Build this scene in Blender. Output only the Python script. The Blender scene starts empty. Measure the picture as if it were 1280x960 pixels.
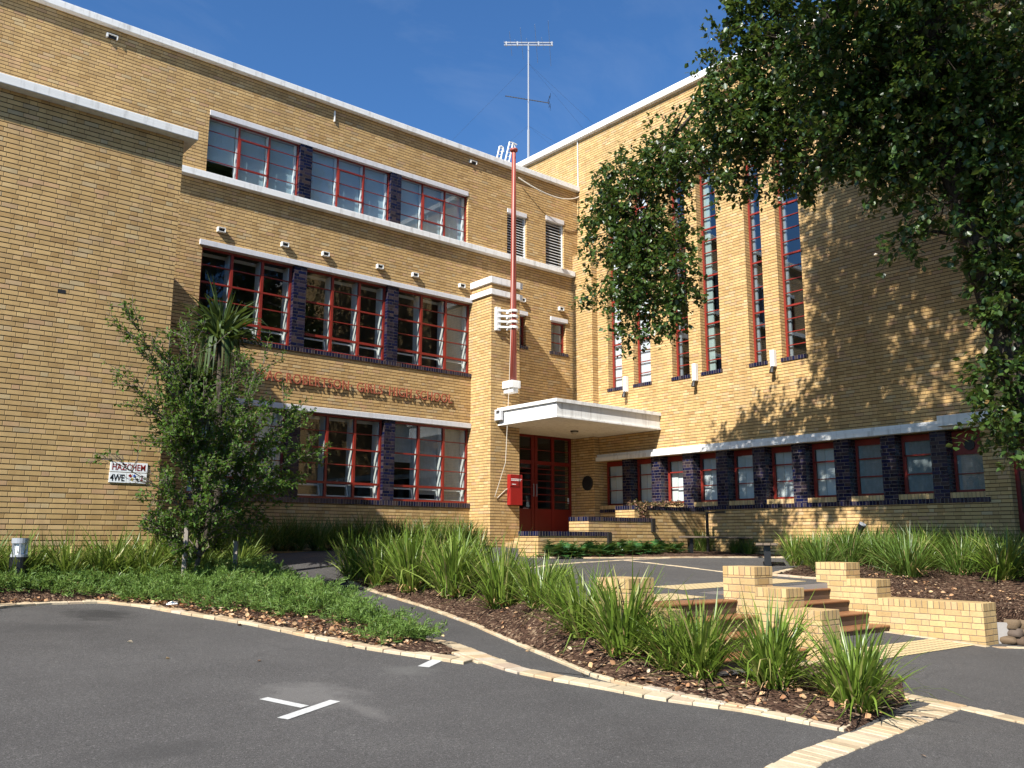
import bpy, math, random
import numpy as np
from mathutils import Vector, Matrix

random.seed(7)
rng = np.random.default_rng(11)
scene = bpy.context.scene
COL = scene.collection
R_ = math.radians

# ------------------------------------------------------------------ camera
F_PX = 1085.5           # focal length in pixels of a 1280 px wide frame
YAW, PIT, ROL = 0.696756, 0.176868, -0.0029577


def cam_axes():
    cy, sy = math.cos(YAW), math.sin(YAW)
    f = np.array([sy * math.cos(PIT), cy * math.cos(PIT), math.sin(PIT)])
    r = np.array([cy, -sy, 0.0])
    d = np.cross(f, r)
    cr, sr = math.cos(ROL), math.sin(ROL)
    return r * cr + d * sr, -r * sr + d * cr, f


CR, CD, CF = cam_axes()
cam_d = bpy.data.cameras.new('camera')
cam = bpy.data.objects.new('camera', cam_d)
COL.objects.link(cam)
cam_d.sensor_width = 36.0
cam_d.lens = F_PX / 1280 * 36.0
cam_d.clip_start = 0.05
cam_d.clip_end = 6000
m = Matrix.Identity(4)
for i in range(3):
    m[i][0], m[i][1], m[i][2] = CR[i], -CD[i], -CF[i]
cam.matrix_world = m
scene.camera = cam


def ray(x, y):
    return (x - 640) / F_PX * CR + (y - 480) / F_PX * CD + CF


def at_x(px, py, X):
    r = ray(px, py)
    return r * X / r[0]


def at_y(px, py, Y):
    r = ray(px, py)
    return r * Y / r[1]


def at_plane(px, py, a, b, c):
    r = ray(px, py)
    return r * (a / (r[2] - b * r[0] - c * r[1]))


def on_g(px, py, up=0.0):
    return at_plane(px, py, -1.66 + up, -.01, .06)


def on_t(px, py, up=0.0):
    return at_plane(px, py, -1.0925 + up, .01, .035)


def zg(x, y):           # the car park rises gently away from the camera
    y = min(max(y, -8), 22)
    x = min(max(x, -14), 34)
    return -1.66 - .01 * x + .06 * y


def zt(x, y):           # the raised terrace before the doors
    return -1.0925 + .01 * x + .035 * y


# ------------------------------------------------------------------ helpers
def link(o, parent=None):
    COL.objects.link(o)
    if parent is not None:
        o.parent = parent
        o.matrix_parent_inverse = Matrix.Translation(-Vector(parent.location)) if parent.type == 'EMPTY' and not any(parent.rotation_euler) else parent.matrix_basis.inverted()
    return o


class MB:
    """collects shapes, builds ONE mesh object"""

    def __init__(self):
        self.v, self.f, self.m = [], [], []
        self.smooth = False

    def add(self, vs, fs, mi=0):
        n = len(self.v)
        self.v += [tuple(map(float, p)) for p in vs]
        self.f += [tuple(i + n for i in q) for q in fs]
        self.m += [mi] * len(fs)
        return self

    def box(self, x0, y0, z0, x1, y1, z1, mi=0):
        if x0 > x1: x0, x1 = x1, x0
        if y0 > y1: y0, y1 = y1, y0
        if z0 > z1: z0, z1 = z1, z0
        v = [(x0, y0, z0), (x1, y0, z0), (x1, y1, z0), (x0, y1, z0), (x0, y0, z1), (x1, y0, z1), (x1, y1, z1), (x0, y1, z1)]
        return self.add(v, [(0, 3, 2, 1), (4, 5, 6, 7), (0, 1, 5, 4), (1, 2, 6, 5), (2, 3, 7, 6), (3, 0, 4, 7)], mi)

    def quad(self, a, b, c, d, mi=0):
        return self.add([a, b, c, d], [(0, 1, 2, 3)], mi)

    def prism(self, poly, z0, z1, mi=0):
        """poly: counter-clockwise xy list; z0/z1 numbers or functions"""
        n = len(poly)
        f0 = z0 if callable(z0) else (lambda x, y: z0)
        f1 = z1 if callable(z1) else (lambda x, y: z1)
        v = [(x, y, f0(x, y)) for x, y in poly] + [(x, y, f1(x, y)) for x, y in poly]
        fs = [tuple(range(n - 1, -1, -1)), tuple(range(n, 2 * n))]
        fs += [(i, (i + 1) % n, n + (i + 1) % n, n + i) for i in range(n)]
        return self.add(v, fs, mi)

    def tube(self, pts, rad, k=8, mi=0, cap=True):
        pts = [Vector(p) for p in pts]
        rads = list(rad) if hasattr(rad, '__len__') else [rad] * len(pts)
        vs, fs = [], []
        up = Vector((0, 0, 1))
        t0 = (pts[1] - pts[0]).normalized()
        if abs(t0.dot(up)) > .95: up = Vector((1, 0, 0))
        a = t0.cross(up).normalized()
        for i, p in enumerate(pts):
            t = (pts[min(i + 1, len(pts) - 1)] - pts[max(i - 1, 0)]).normalized()
            a = (a - t * a.dot(t)).normalized()
            b = t.cross(a)
            for j in range(k):
                an = 2 * math.pi * j / k
                vs.append(p + (a * math.cos(an) + b * math.sin(an)) * rads[i])
        for i in range(len(pts) - 1):
            for j in range(k):
                fs.append((i * k + j, i * k + (j + 1) % k, (i + 1) * k + (j + 1) % k, (i + 1) * k + j))
        if cap:
            fs.append(tuple(range(k - 1, -1, -1)))
            n = (len(pts) - 1) * k
            fs.append(tuple(range(n, n + k)))
        return self.add(vs, fs, mi)

    def obox(self, c, ax, ay, az, hx, hy, hz, mi=0):
        c, ax, ay, az = Vector(c), Vector(ax).normalized(), Vector(ay).normalized(), Vector(az).normalized()
        v = []
        for sz in (-1, 1):
            for sx, sy in ((-1, -1), (1, -1), (1, 1), (-1, 1)):
                v.append(c + ax * hx * sx + ay * hy * sy + az * hz * sz)
        return self.add(v, [(0, 3, 2, 1), (4, 5, 6, 7), (0, 1, 5, 4), (1, 2, 6, 5), (2, 3, 7, 6), (3, 0, 4, 7)], mi)

    def build(self, name, mats, parent=None, bevel=0, smooth=None):
        me = bpy.data.meshes.new(name)
        me.from_pydata(self.v, [], self.f)
        for mt in (mats if isinstance(mats, (list, tuple)) else [mats]):
            me.materials.append(mt)
        if len(set(self.m)) > 1:
            me.polygons.foreach_set('material_index', self.m)
        if self.smooth if smooth is None else smooth:
            me.polygons.foreach_set('use_smooth', [True] * len(self.f))
        me.update()
        o = bpy.data.objects.new(name, me)
        link(o, parent)
        if bevel:
            b = o.modifiers.new('bevel', 'BEVEL')
            b.width = bevel
            b.segments = 2
            b.limit_method = 'ANGLE'
            b.angle_limit = R_(40)
        return o


def np_mesh(name, V, Fq, mat, parent=None, smooth=False):
    """V (n,3) ; Fq (m,k) constant-k faces, fast"""
    me = bpy.data.meshes.new(name)
    V = np.asarray(V, dtype=np.float32)
    Fq = np.asarray(Fq, dtype=np.int32)
    k = Fq.shape[1]
    me.vertices.add(len(V))
    me.vertices.foreach_set('co', V.ravel())
    me.loops.add(Fq.size)
    me.loops.foreach_set('vertex_index', Fq.ravel())
    me.polygons.add(len(Fq))
    me.polygons.foreach_set('loop_start', np.arange(0, Fq.size, k, dtype=np.int32))
    try:
        me.polygons.foreach_set('loop_total', np.full(len(Fq), k, dtype=np.int32))
    except Exception:
        pass
    if smooth:
        me.polygons.foreach_set('use_smooth', np.ones(len(Fq), dtype=bool))
    me.materials.append(mat)
    me.update(calc_edges=True)
    me.validate()
    o = bpy.data.objects.new(name, me)
    return link(o, parent)


def tag(o, label=None, cat=None, group=None, kind=None):
    if label: o['label'] = label
    if cat: o['category'] = cat
    if group: o['group'] = group
    if kind: o['kind'] = kind
    return o


def thing(name, loc, label, cat, group=None):
    e = bpy.data.objects.new(name, None)
    COL.objects.link(e)
    e.location = loc
    e.empty_display_size = .2
    return tag(e, label, cat, group)


def dup(root, loc, rz, label, scale=(1, 1, 1), group=None):
    r = root.copy()
    COL.objects.link(r)
    r.location = loc
    r.rotation_euler = (0, 0, rz)
    r.scale = scale
    r['label'] = label
    if group: r['group'] = group
    for ch in list(root.children):
        c = ch.copy()
        COL.objects.link(c)
        c.parent = r
    return r


# ------------------------------------------------------------------ materials
class NT:
    def __init__(self, name):
        self.mat = bpy.data.materials.new(name)
        self.mat.use_nodes = True
        self.t = self.mat.node_tree
        self.t.nodes.clear()
        self.out = self.n('ShaderNodeOutputMaterial')

    def n(self, typ, **kw):
        nd = self.t.nodes.new(typ)
        for k, v in kw.items():
            setattr(nd, k, v)
        return nd

    def set(self, sock, v):
        if isinstance(v, bpy.types.NodeSocket):
            self.t.links.new(v, sock)
        elif isinstance(v, bpy.types.Node):
            self.t.links.new(v.outputs[0], sock)
        else:
            if hasattr(sock.default_value, '__len__') and hasattr(v, '__len__') and len(v) == 3 and len(sock.default_value) == 4:
                v = (*v, 1)
            sock.default_value = v

    def math(self, op, a, b=None, c=None):
        nd = self.n('ShaderNodeMath', operation=op)
        self.set(nd.inputs[0], a)
        if b is not None: self.set(nd.inputs[1], b)
        if c is not None: self.set(nd.inputs[2], c)
        return nd.outputs[0]

    def mix(self, fac, a, b, blend='MIX'):
        nd = self.n('ShaderNodeMix', data_type='RGBA', blend_type=blend)
        self.set(nd.inputs[0], fac)
        self.set(nd.inputs[6], a)
        self.set(nd.inputs[7], b)
        return nd.outputs[2]

    def noise(self, scale, detail=3, rough=.55, vec=None, out=0):
        nd = self.n('ShaderNodeTexNoise')
        nd.inputs['Scale'].default_value = scale
        nd.inputs['Detail'].default_value = detail
        nd.inputs['Roughness'].default_value = rough
        if vec is not None: self.set(nd.inputs['Vector'], vec)
        return nd.outputs[out]

    def ramp(self, fac, stops, interp='LINEAR'):
        nd = self.n('ShaderNodeValToRGB')
        cr = nd.color_ramp
        cr.interpolation = interp
        while len(cr.elements) > 1: cr.elements.remove(cr.elements[-1])
        cr.elements[0].position = stops[0][0]
        c0 = stops[0][1]
        cr.elements[0].color = (*c0, 1) if hasattr(c0, '__len__') else (c0, c0, c0, 1)
        for p, c in stops[1:]:
            e = cr.elements.new(p)
            e.color = (*c, 1) if hasattr(c, '__len__') else (c, c, c, 1)
        self.set(nd.inputs[0], fac)
        return nd.outputs[0]

    def pos(self):
        return self.n('ShaderNodeNewGeometry').outputs['Position']

    def bsdf(self, color, rough=.6, spec=.5, metal=0, normal=None, **kw):
        b = self.n('ShaderNodeBsdfPrincipled')
        self.set(b.inputs['Base Color'], color)
        self.set(b.inputs['Roughness'], rough)
        self.set(b.inputs['Specular IOR Level'], spec)
        self.set(b.inputs['Metallic'], metal)
        if normal is not None: self.set(b.inputs['Normal'], normal)
        for k, v in kw.items():
            self.set(b.inputs[k], v)
        return b

    def bump(self, h, strength=.4, dist=.01):
        nd = self.n('ShaderNodeBump')
        nd.inputs['Strength'].default_value = strength
        nd.inputs['Distance'].default_value = dist
        self.set(nd.inputs['Height'], h)
        return nd.outputs[0]

    def done(self, shader):
        self.t.links.new(shader.outputs[0] if isinstance(shader, bpy.types.Node) else shader, self.out.inputs[0])
        return self.mat


def brick_mat(name, stops, jh, jv, rough=.8, spec=.25, soldier=False, gh=.013, gv=.007, bump=.5, row=.086, L=.24, big=.12, z0=0.0, top=None):
    t = NT(name)
    geo = t.n('ShaderNodeNewGeometry')
    sp = t.n('ShaderNodeSeparateXYZ'); t.set(sp.inputs[0], geo.outputs['Position'])
    sn = t.n('ShaderNodeSeparateXYZ'); t.set(sn.inputs[0], geo.outputs['True Normal'])
    nx = t.math('GREATER_THAN', t.math('ABSOLUTE', sn.outputs[0]), .6)
    nz = t.math('GREATER_THAN', t.math('ABSOLUTE', sn.outputs[2]), .6)
    # u along the wall, v up
    u = t.math('ADD', t.math('MULTIPLY', sp.outputs[1], nx), t.math('MULTIPLY', sp.outputs[0], t.math('SUBTRACT', 1.0, nx)))
    v = t.math('ADD', t.math('MULTIPLY', sp.outputs[1], nz), t.math('MULTIPLY', sp.outputs[2], t.math('SUBTRACT', 1.0, nz)))
    u = t.math('ADD', u, 50.0)
    v = t.math('ADD', v, 20.0 + z0)
    rowi = t.math('FLOOR', t.math('DIVIDE', v, row))
    fv = t.math('SUBTRACT', v, t.math('MULTIPLY', rowi, row))
    wob = t.math('MULTIPLY', t.math('SUBTRACT', t.noise(1.1, 2, .5), .5), .006)
    if soldier:
        P = .086
        ub = t.math('FLOOR', t.math('DIVIDE', u, P))
        fu = t.math('SUBTRACT', u, t.math('MULTIPLY', ub, P))
        idx = ub
        dl, dr = fu, t.math('SUBTRACT', P, fu)
        rowi = t.math('MULTIPLY', rowi, 0.0)
    else:
        P = L * 2.5
        odd = t.math('MODULO', rowi, 2.0)
        jit = t.n('ShaderNodeTexWhiteNoise', noise_dimensions='1D'); t.set(jit.inputs['W'], rowi)
        uu = t.math('ADD', t.math('ADD', u, t.math('MULTIPLY', odd, L * .75)), t.math('MULTIPLY', jit.outputs['Value'], .05))
        per = t.math('FLOOR', t.math('DIVIDE', uu, P))
        fr = t.math('SUBTRACT', uu, t.math('MULTIPLY', per, P))
        g1 = t.math('GREATER_THAN', fr, L)
        g2 = t.math('GREATER_THAN', fr, 2 * L)
        start = t.math('MULTIPLY', t.math('ADD', g1, g2), L)
        wid = t.math('SUBTRACT', L, t.math('MULTIPLY', g2, L * .5))
        fu = t.math('SUBTRACT', fr, start)
        idx = t.math('ADD', t.math('MULTIPLY', per, 3.0), t.math('ADD', g1, g2))
        dl, dr = fu, t.math('SUBTRACT', wid, fu)
    du = t.math('MINIMUM', dl, dr)
    dv = t.math('MINIMUM', fv, t.math('SUBTRACT', row, fv))
    if soldier:
        mh = 0.0
    else:
        mh = t.math('LESS_THAN', t.math('ADD', dv, wob), gh / 2)
    mv = t.math('LESS_THAN', t.math('ADD', du, wob), gv / 2)
    cv = t.n('ShaderNodeCombineXYZ'); t.set(cv.inputs[0], idx); t.set(cv.inputs[1], rowi)
    wn = t.n('ShaderNodeTexWhiteNoise', noise_dimensions='2D'); t.set(wn.inputs['Vector'], cv.outputs[0])
    base = t.ramp(wn.outputs['Value'], stops)
    fine = t.noise(60, 4, .65)
    base = t.mix(.35, base, t.ramp(fine, [(.3, .35), (.7, .65)]), 'OVERLAY')
    sep = t.n('ShaderNodeSeparateColor'); t.set(sep.inputs[0], wn.outputs['Color'])
    base = t.mix(t.math('MULTIPLY', t.math('POWER', sep.outputs[1], 3.0), .5), base, t.mix(t.noise(25, 3), base, (.20, .13, .08)))
    # broad weathering
    wv = t.n('ShaderNodeMapping'); t.set(wv.inputs[0], geo.outputs['Position']); wv.inputs['Scale'].default_value = (1, 1, .35)
    weather = t.ramp(t.noise(.55, 5, .6, wv.outputs[0]), [(.3, 1 - big), (.7, 1.0)])
    base = t.mix(1.0, base, weather, 'MULTIPLY')
    wm = t.n('ShaderNodeMapping'); t.set(wm.inputs[0], geo.outputs['Position']); wm.inputs['Scale'].default_value = (2.6, 2.6, .16)
    streak = t.ramp(t.noise(1.0, 4, .65, wm.outputs[0]), [(.36, .80), (.52, 1.0)])
    patch = t.ramp(t.noise(.9, 3, .6), [(.35, 0.0), (.6, 1.0)])
    base = t.mix(t.math('MULTIPLY', patch, .8), base, t.mix(1.0, base, streak, 'MULTIPLY'))
    jcol = t.mix(.5, jh, t.ramp(t.noise(9, 3), [(.3, .3), (.7, .75)]), 'OVERLAY')
    c = t.mix(mv, base, jv)
    c = t.mix(mh, c, jcol)
    # raked joints as relief
    h1 = t.math('MULTIPLY', t.math('MINIMUM', t.math('DIVIDE', t.math('ADD', dv, wob), gh / 2 + .004), 1.0), 1.0) if not soldier else 1.0
    h2 = t.math('MINIMUM', t.math('DIVIDE', du, gv / 2 + .004), 1.0)
    hh = t.math('ADD', t.math('MINIMUM', h1, h2), t.math('MULTIPLY', fine, .25))
    nrm = t.bump(hh, bump, .008)
    r = t.math('ADD', rough, t.math('MULTIPLY', t.math('MAXIMUM', mh, mv), .9 - rough)) if True else rough
    return t.done(t.bsdf(c, r, spec, normal=nrm))


CREAM = [(0, (.41, .248, .095)), (.15, (.49, .312, .125)), (.35, (.53, .342, .142)), (.55, (.555, .36, .152)), (.72, (.50, .315, .127)),
         (.82, (.58, .39, .175)), (.90, (.52, .31, .155)), (.96, (.47, .345, .18)), (1, (.60, .42, .205))]
CREAMB = [(0, (.38, .25, .105)), (.25, (.47, .325, .145)), (.6, (.52, .37, .175)), (.85, (.48, .315, .14)), (.95, (.46, .28, .14)), (1, (.54, .41, .22))]
M = {}
M['brick'] = brick_mat('cream_brick', CREAM, (.058, .034, .014), (.19, .12, .052), gh=.0165, gv=.007, bump=.6)
M['brick_low'] = brick_mat('cream_garden_brick', CREAMB, (.16, .12, .08), (.20, .15, .10), gh=.010, gv=.009)
M['soldier'] = brick_mat('cream_soldier_brick', CREAMB, (.2, .15, .1), (.16, .12, .08), soldier=True, gv=.011)
NAVY = [(0, (.003, .004, .014)), (.4, (.004, .006, .026)), (.8, (.006, .009, .040)), (1, (.009, .005, .014))]
M['blue'] = brick_mat('blue_glazed_brick', NAVY, (.11, .088, .072), (.11, .088, .072), rough=.25, spec=.35, gh=.010, gv=.009, bump=.35)
M['blue_dark'] = brick_mat('deep_blue_glazed_brick', [(0, (.003, .004, .014)), (.5, (.004, .006, .025)), (1, (.005, .008, .034))], (.040, .034, .032), (.040, .034, .032), rough=.25, spec=.22, gh=.010, gv=.009, bump=.35)  # hall's glazed brick again, the classroom wall's shade put into its darker mortar
M['blue_sill'] = brick_mat('blue_glazed_sill', NAVY, (.12, .10, .08), (.12, .10, .085), rough=.22, spec=.4, soldier=True, gv=.011, bump=.35)


def paint(name, col, rough=.45, var=.12, spec=.4, dirt=None, scale=3.0, bump=.08):
    t = NT(name)
    n = t.noise(scale, 5, .6)
    c = t.mix(1.0, col, t.ramp(n, [(.3, 1 - var), (.7, 1.0)]), 'MULTIPLY')
    if dirt:
        mp = t.n('ShaderNodeMapping'); t.set(mp.inputs[0], t.pos()); mp.inputs['Scale'].default_value = (6, 6, .8)
        st = t.ramp(t.noise(1.2, 5, .7, mp.outputs[0]), [(.50, 0.0), (.72, 1.0)])
        c = t.mix(t.math('MULTIPLY', st, dirt), c, (.16, .13, .10))
    return t.done(t.bsdf(c, rough, spec, normal=t.bump(t.noise(90, 3), bump, .004)))


M['white'] = paint('white_painted_render', (.76, .745, .71), .6, .14, dirt=.45)
M['white_timber'] = paint('white_timber', (.72, .71, .67), .5, .12)
M['grey_lintel'] = paint('grey_lintel', (.60, .59, .60), .5, .15, dirt=.25)
M['red'] = paint('red_window_paint', (.215, .021, .012), .42, .25)
M['red_dark'] = paint('oxide_red_paint', (.17, .012, .008), .4, .3)
M['red_board'] = paint('red_board_paint', (.27, .014, .011), .35, .1)
M['pole'] = paint('faded_red_pole_paint', (.29, .060, .040), .45, .2)
M['letters'] = paint('rusty_red_letter_paint', (.32, .085, .045), .5, .25, scale=14)
M['black'] = paint('black_metal', (.012, .012, .013), .35, .2)
M['iron'] = paint('dark_iron', (.02, .018, .016), .5, .2)
M['steel'] = paint('brushed_steel', (.30, .31, .33), .35, .2, spec=.7)
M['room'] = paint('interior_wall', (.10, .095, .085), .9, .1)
M['roof'] = paint('roof_membrane', (.25, .25, .25), .9, .2)
M['blind'] = paint('pale_window_blind', (.72, .75, .76), .8, .08)
M['blind_top'] = paint('grey_blue_blind', (.34, .45, .48), .8, .1)
M['blind_white'] = paint('white_roller_blind', (.82, .82, .80), .8, .05)
M['curtain'] = paint('grey_curtain', (.30, .33, .34), .9, .25, scale=9)
M['curtain_green'] = paint('pale_green_curtain', (.42, .50, .44), .9, .2, scale=9)
M['sash_white'] = paint('white_sash', (.68, .68, .66), .5, .1)
M['louvre'] = paint('white_louvre', (.74, .73, .70), .5, .1)
M['rope'] = paint('pale_rope', (.6, .54, .45), .9, .1)
M['timber'] = paint('weathered_timber', (.17, .125, .09), .85, .4, scale=12, bump=.4)
M['stake'] = paint('grey_wooden_stake', (.25, .215, .185), .9, .3, scale=14, bump=.4)
M['tread'] = paint('brown_quarry_tile', (.26, .115, .05), .5, .35, scale=9)
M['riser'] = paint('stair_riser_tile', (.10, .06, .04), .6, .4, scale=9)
M['line'] = paint('white_road_paint', (.58, .57, .54), .7, .45, scale=30, dirt=None, bump=.3)
M['sky_lamp'] = paint('frosted_lamp_cover', (.5, .45, .35), .3, .05)


def glass_mat(name, base, tint):
    t = NT(name)
    lw = t.n('ShaderNodeLayerWeight'); lw.inputs['Blend'].default_value = .5
    sch = t.math('ADD', t.math('MULTIPLY', t.math('POWER', lw.outputs['Facing'], 5.0), .92), .045)   # Schlick
    fac = t.math('MINIMUM', t.math('ADD', sch, base), 1.0)
    tr = t.n('ShaderNodeBsdfTransparent'); t.set(tr.inputs[0], tint)
    gl = t.n('ShaderNodeBsdfGlossy'); gl.inputs['Roughness'].default_value = .01
    t.set(gl.inputs[0], (.9, .95, 1.0))
    t.set(gl.inputs['Normal'], t.bump(t.noise(1.6, 2), .02, .02))
    mx = t.n('ShaderNodeMixShader')
    t.set(mx.inputs[0], fac); t.set(mx.inputs[1], tr.outputs[0]); t.set(mx.inputs[2], gl.outputs[0])
    return t.done(mx)


M['glass'] = glass_mat('window_glass', .015, (.80, .84, .84))
M['glass_top'] = glass_mat('upper_window_glass', .03, (.90, .95, .98))
M['glass_tall'] = glass_mat('tall_window_glass', .10, (.75, .80, .83))


def asphalt():
    t = NT('asphalt')
    p = t.pos()
    big = t.noise(.35, 5, .6, p)
    mid = t.noise(2.2, 4, .6, p)
    c = t.mix(t.ramp(big, [(.35, 0.0), (.68, 1.0)]), (.058, .054, .051), (.078, .073, .069))
    c = t.mix(t.ramp(mid, [(.45, 0.0), (.75, .35)]), c, (.094, .088, .082))
    sp = t.ramp(t.noise(120, 2, .75, p), [(.34, .35), (.48, 1.0), (.60, 1.05), (.70, 2.8)])
    c = t.mix(1.0, c, sp, 'MULTIPLY')
    vo = t.n('ShaderNodeTexVoronoi'); vo.inputs['Scale'].default_value = 75; t.set(vo.inputs['Vector'], p)
    sv = t.n('ShaderNodeSeparateColor'); t.set(sv.inputs[0], vo.outputs['Color'])
    c = t.mix(1.0, c, t.ramp(sv.outputs[0], [(0, .82), (.5, 1.0), (.93, 1.08), (1, 1.6)]), 'MULTIPLY')
    cw = t.n('ShaderNodeVectorMath', operation='ADD'); t.set(cw.inputs[0], p)
    cn = t.n('ShaderNodeTexNoise'); cn.inputs['Scale'].default_value = 1.4; cn.inputs['Detail'].default_value = 6; t.set(cn.inputs['Vector'], p)
    t.set(cw.inputs[1], cn.outputs['Color'])
    vc = t.n('ShaderNodeTexVoronoi', feature='DISTANCE_TO_EDGE'); vc.inputs['Scale'].default_value = .32; t.set(vc.inputs['Vector'], cw.outputs[0])
    crk = t.math('MULTIPLY', t.ramp(vc.outputs['Distance'], [(.0025, 1.0), (.006, 0.0)]), t.ramp(big, [(.48, 0.0), (.62, .25)]))
    c = t.mix(crk, c, (.025, .023, .022))

    def blob(x, y, rx, ry, col, k, ns=5.0):
        nonlocal c
        mp = t.n('ShaderNodeMapping', vector_type='POINT')
        mp.inputs['Location'].default_value = (-x / rx, -y / ry, 0)
        mp.inputs['Scale'].default_value = (1 / rx, 1 / ry, 0)
        t.set(mp.inputs[0], p)
        ln = t.n('ShaderNodeVectorMath', operation='LENGTH'); t.set(ln.inputs[0], mp.outputs[0])
        d = t.math('ADD', ln.outputs['Value'], t.math('MULTIPLY', t.math('SUBTRACT', t.noise(ns, 4, .7, p), .5), 1.6))
        f = t.ramp(d, [(.35, 1.0), (1.0, 0.0)])
        c = t.mix(t.math('MULTIPLY', f, k), c, col)
    a = on_g(125, 768); blob(a[0], a[1], .5, .7, (.022, .021, .02), .8)
    a = on_g(60, 785); blob(a[0], a[1], .8, .4, (.035, .033, .032), .5)
    a = on_g(385, 868); blob(a[0], a[1], .55, .6, (.15, .14, .13), .55)
    a = on_g(450, 885); blob(a[0], a[1], .12, .5, (.14, .13, .12), .5)
    a = on_g(510, 838); blob(a[0], a[1], .35, .3, (.12, .115, .105), .5)
    a = on_g(200, 940); blob(a[0], a[1], .6, .25, (.04, .038, .036), .5)
    return t.done(t.bsdf(c, .9, .25, normal=t.bump(t.noise(220, 3, .7, p), .55, .008)))


M['asphalt'] = asphalt()


def mulch():
    t = NT('bark_mulch')
    p = t.pos()
    v = t.n('ShaderNodeTexVoronoi'); v.inputs['Scale'].default_value = 42
    mp = t.n('ShaderNodeMapping'); t.set(mp.inputs[0], p); mp.inputs['Scale'].default_value = (1, .6, 1)
    wp = t.n('ShaderNodeVectorMath', operation='ADD'); t.set(wp.inputs[0], mp.outputs[0])
    nc = t.n('ShaderNodeTexNoise'); nc.inputs['Scale'].default_value = 14
    sc = t.n('ShaderNodeVectorMath', operation='SCALE'); t.set(sc.inputs[0], nc.outputs['Color']); sc.inputs['Scale'].default_value = .08
    t.set(wp.inputs[1], sc.outputs[0]); t.set(v.inputs['Vector'], wp.outputs[0])
    s = t.n('ShaderNodeSeparateColor'); t.set(s.inputs[0], v.outputs['Color'])
    c = t.ramp(s.outputs[0], [(0, (.028, .016, .011)), (.5, (.065, .036, .024)), (.8, (.10, .058, .037)), (.93, (.17, .11, .07)), (1, (.28, .20, .13))])
    return t.done(t.bsdf(c, .95, .1, normal=t.bump(t.math('SUBTRACT', s.outputs[1], v.outputs['Distance']), .9, .03)))


M['mulch'] = mulch()


def chips_mat(name, stops, rough=.85):
    t = NT(name)
    g = t.n('ShaderNodeNewGeometry')
    c = t.ramp(g.outputs['Random Per Island'], stops)
    return t.done(t.bsdf(c, rough, .15))


M['chips'] = chips_mat('bark_chips', [(0, (.025, .014, .010)), (.5, (.06, .034, .022)), (.85, (.10, .06, .038)), (.97, (.17, .11, .07)), (1, (.30, .22, .15))])
M['deadleaf'] = chips_mat('dry_leaves', [(0, (.22, .10, .05)), (.4, (.36, .20, .10)), (.75, (.48, .32, .17)), (.9, (.30, .16, .09)), (1, (.60, .48, .33))], .7)
M['stone'] = None


def stone_mat(name, stops, dark=(.2, .17, .13)):
    t = NT(name)
    g = t.n('ShaderNodeNewGeometry')
    p = t.pos()
    c = t.ramp(g.outputs['Random Per Island'], stops)
    c = t.mix(t.ramp(t.noise(9, 5, .65, p), [(.45, 0.0), (.8, .45)]), c, dark)
    c = t.mix(.3, c, t.ramp(t.noise(80, 3, .6, p), [(.3, .35), (.7, .65)]), 'OVERLAY')
    return t.done(t.bsdf(c, .8, .25, normal=t.bump(t.noise(45, 4, .6, p), .5, .01)))


M['stone'] = stone_mat('pale_edging_stone', [(0, (.34, .25, .15)), (.3, (.43, .34, .22)), (.6, (.49, .40, .27)), (.8, (.40, .27, .15)), (.93, (.45, .38, .29)), (1, (.30, .19, .12))], (.16, .13, .095))
M['rubble'] = stone_mat('rubble_stone', [(0, (.055, .036, .024)), (.4, (.10, .064, .040)), (.7, (.15, .105, .06)), (1, (.08, .06, .05))], (.05, .04, .03))
M['grout'] = paint('pale_grout', (.34, .31, .28), .9, .2)


def tactile():
    t = NT('tactile_paving')
    p = t.pos()
    w = t.n('ShaderNodeTexWave', wave_type='BANDS', bands_direction='X')
    w.inputs['Scale'].default_value = 2.9
    w.inputs['Distortion'].default_value = 0
    t.set(w.inputs['Vector'], p)
    w2 = t.n('ShaderNodeTexWave', wave_type='BANDS', bands_direction='Y')
    w2.inputs['Scale'].default_value = 2.9
    t.set(w2.inputs['Vector'], p)
    h = t.math('MULTIPLY', w.outputs['Fac'], w2.outputs['Fac'])
    c = t.mix(t.ramp(h, [(.1, 0.0), (.4, 1.0)]), (.30, .22, .12), (.58, .45, .24))
    return t.done(t.bsdf(c, .8, .2, normal=t.bump(h, .7, .01)))


M['tactile'] = tactile()


def leaf_mat(name, stops, trans=.35, rough=.42, spec=.5, tcol=None):
    t = NT(name)
    g = t.n('ShaderNodeNewGeometry')
    c = t.ramp(g.outputs['Random Per Island'], stops)
    b = t.bsdf(c, rough, spec)
    tl = t.n('ShaderNodeBsdfTranslucent')
    t.set(tl.inputs[0], t.mix(.6, c, tcol or (.16, .22, .03)))
    mx = t.n('ShaderNodeMixShader'); mx.inputs[0].default_value = trans
    t.set(mx.inputs[1], b); t.set(mx.inputs[2], tl)
    return t.done(mx)


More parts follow.
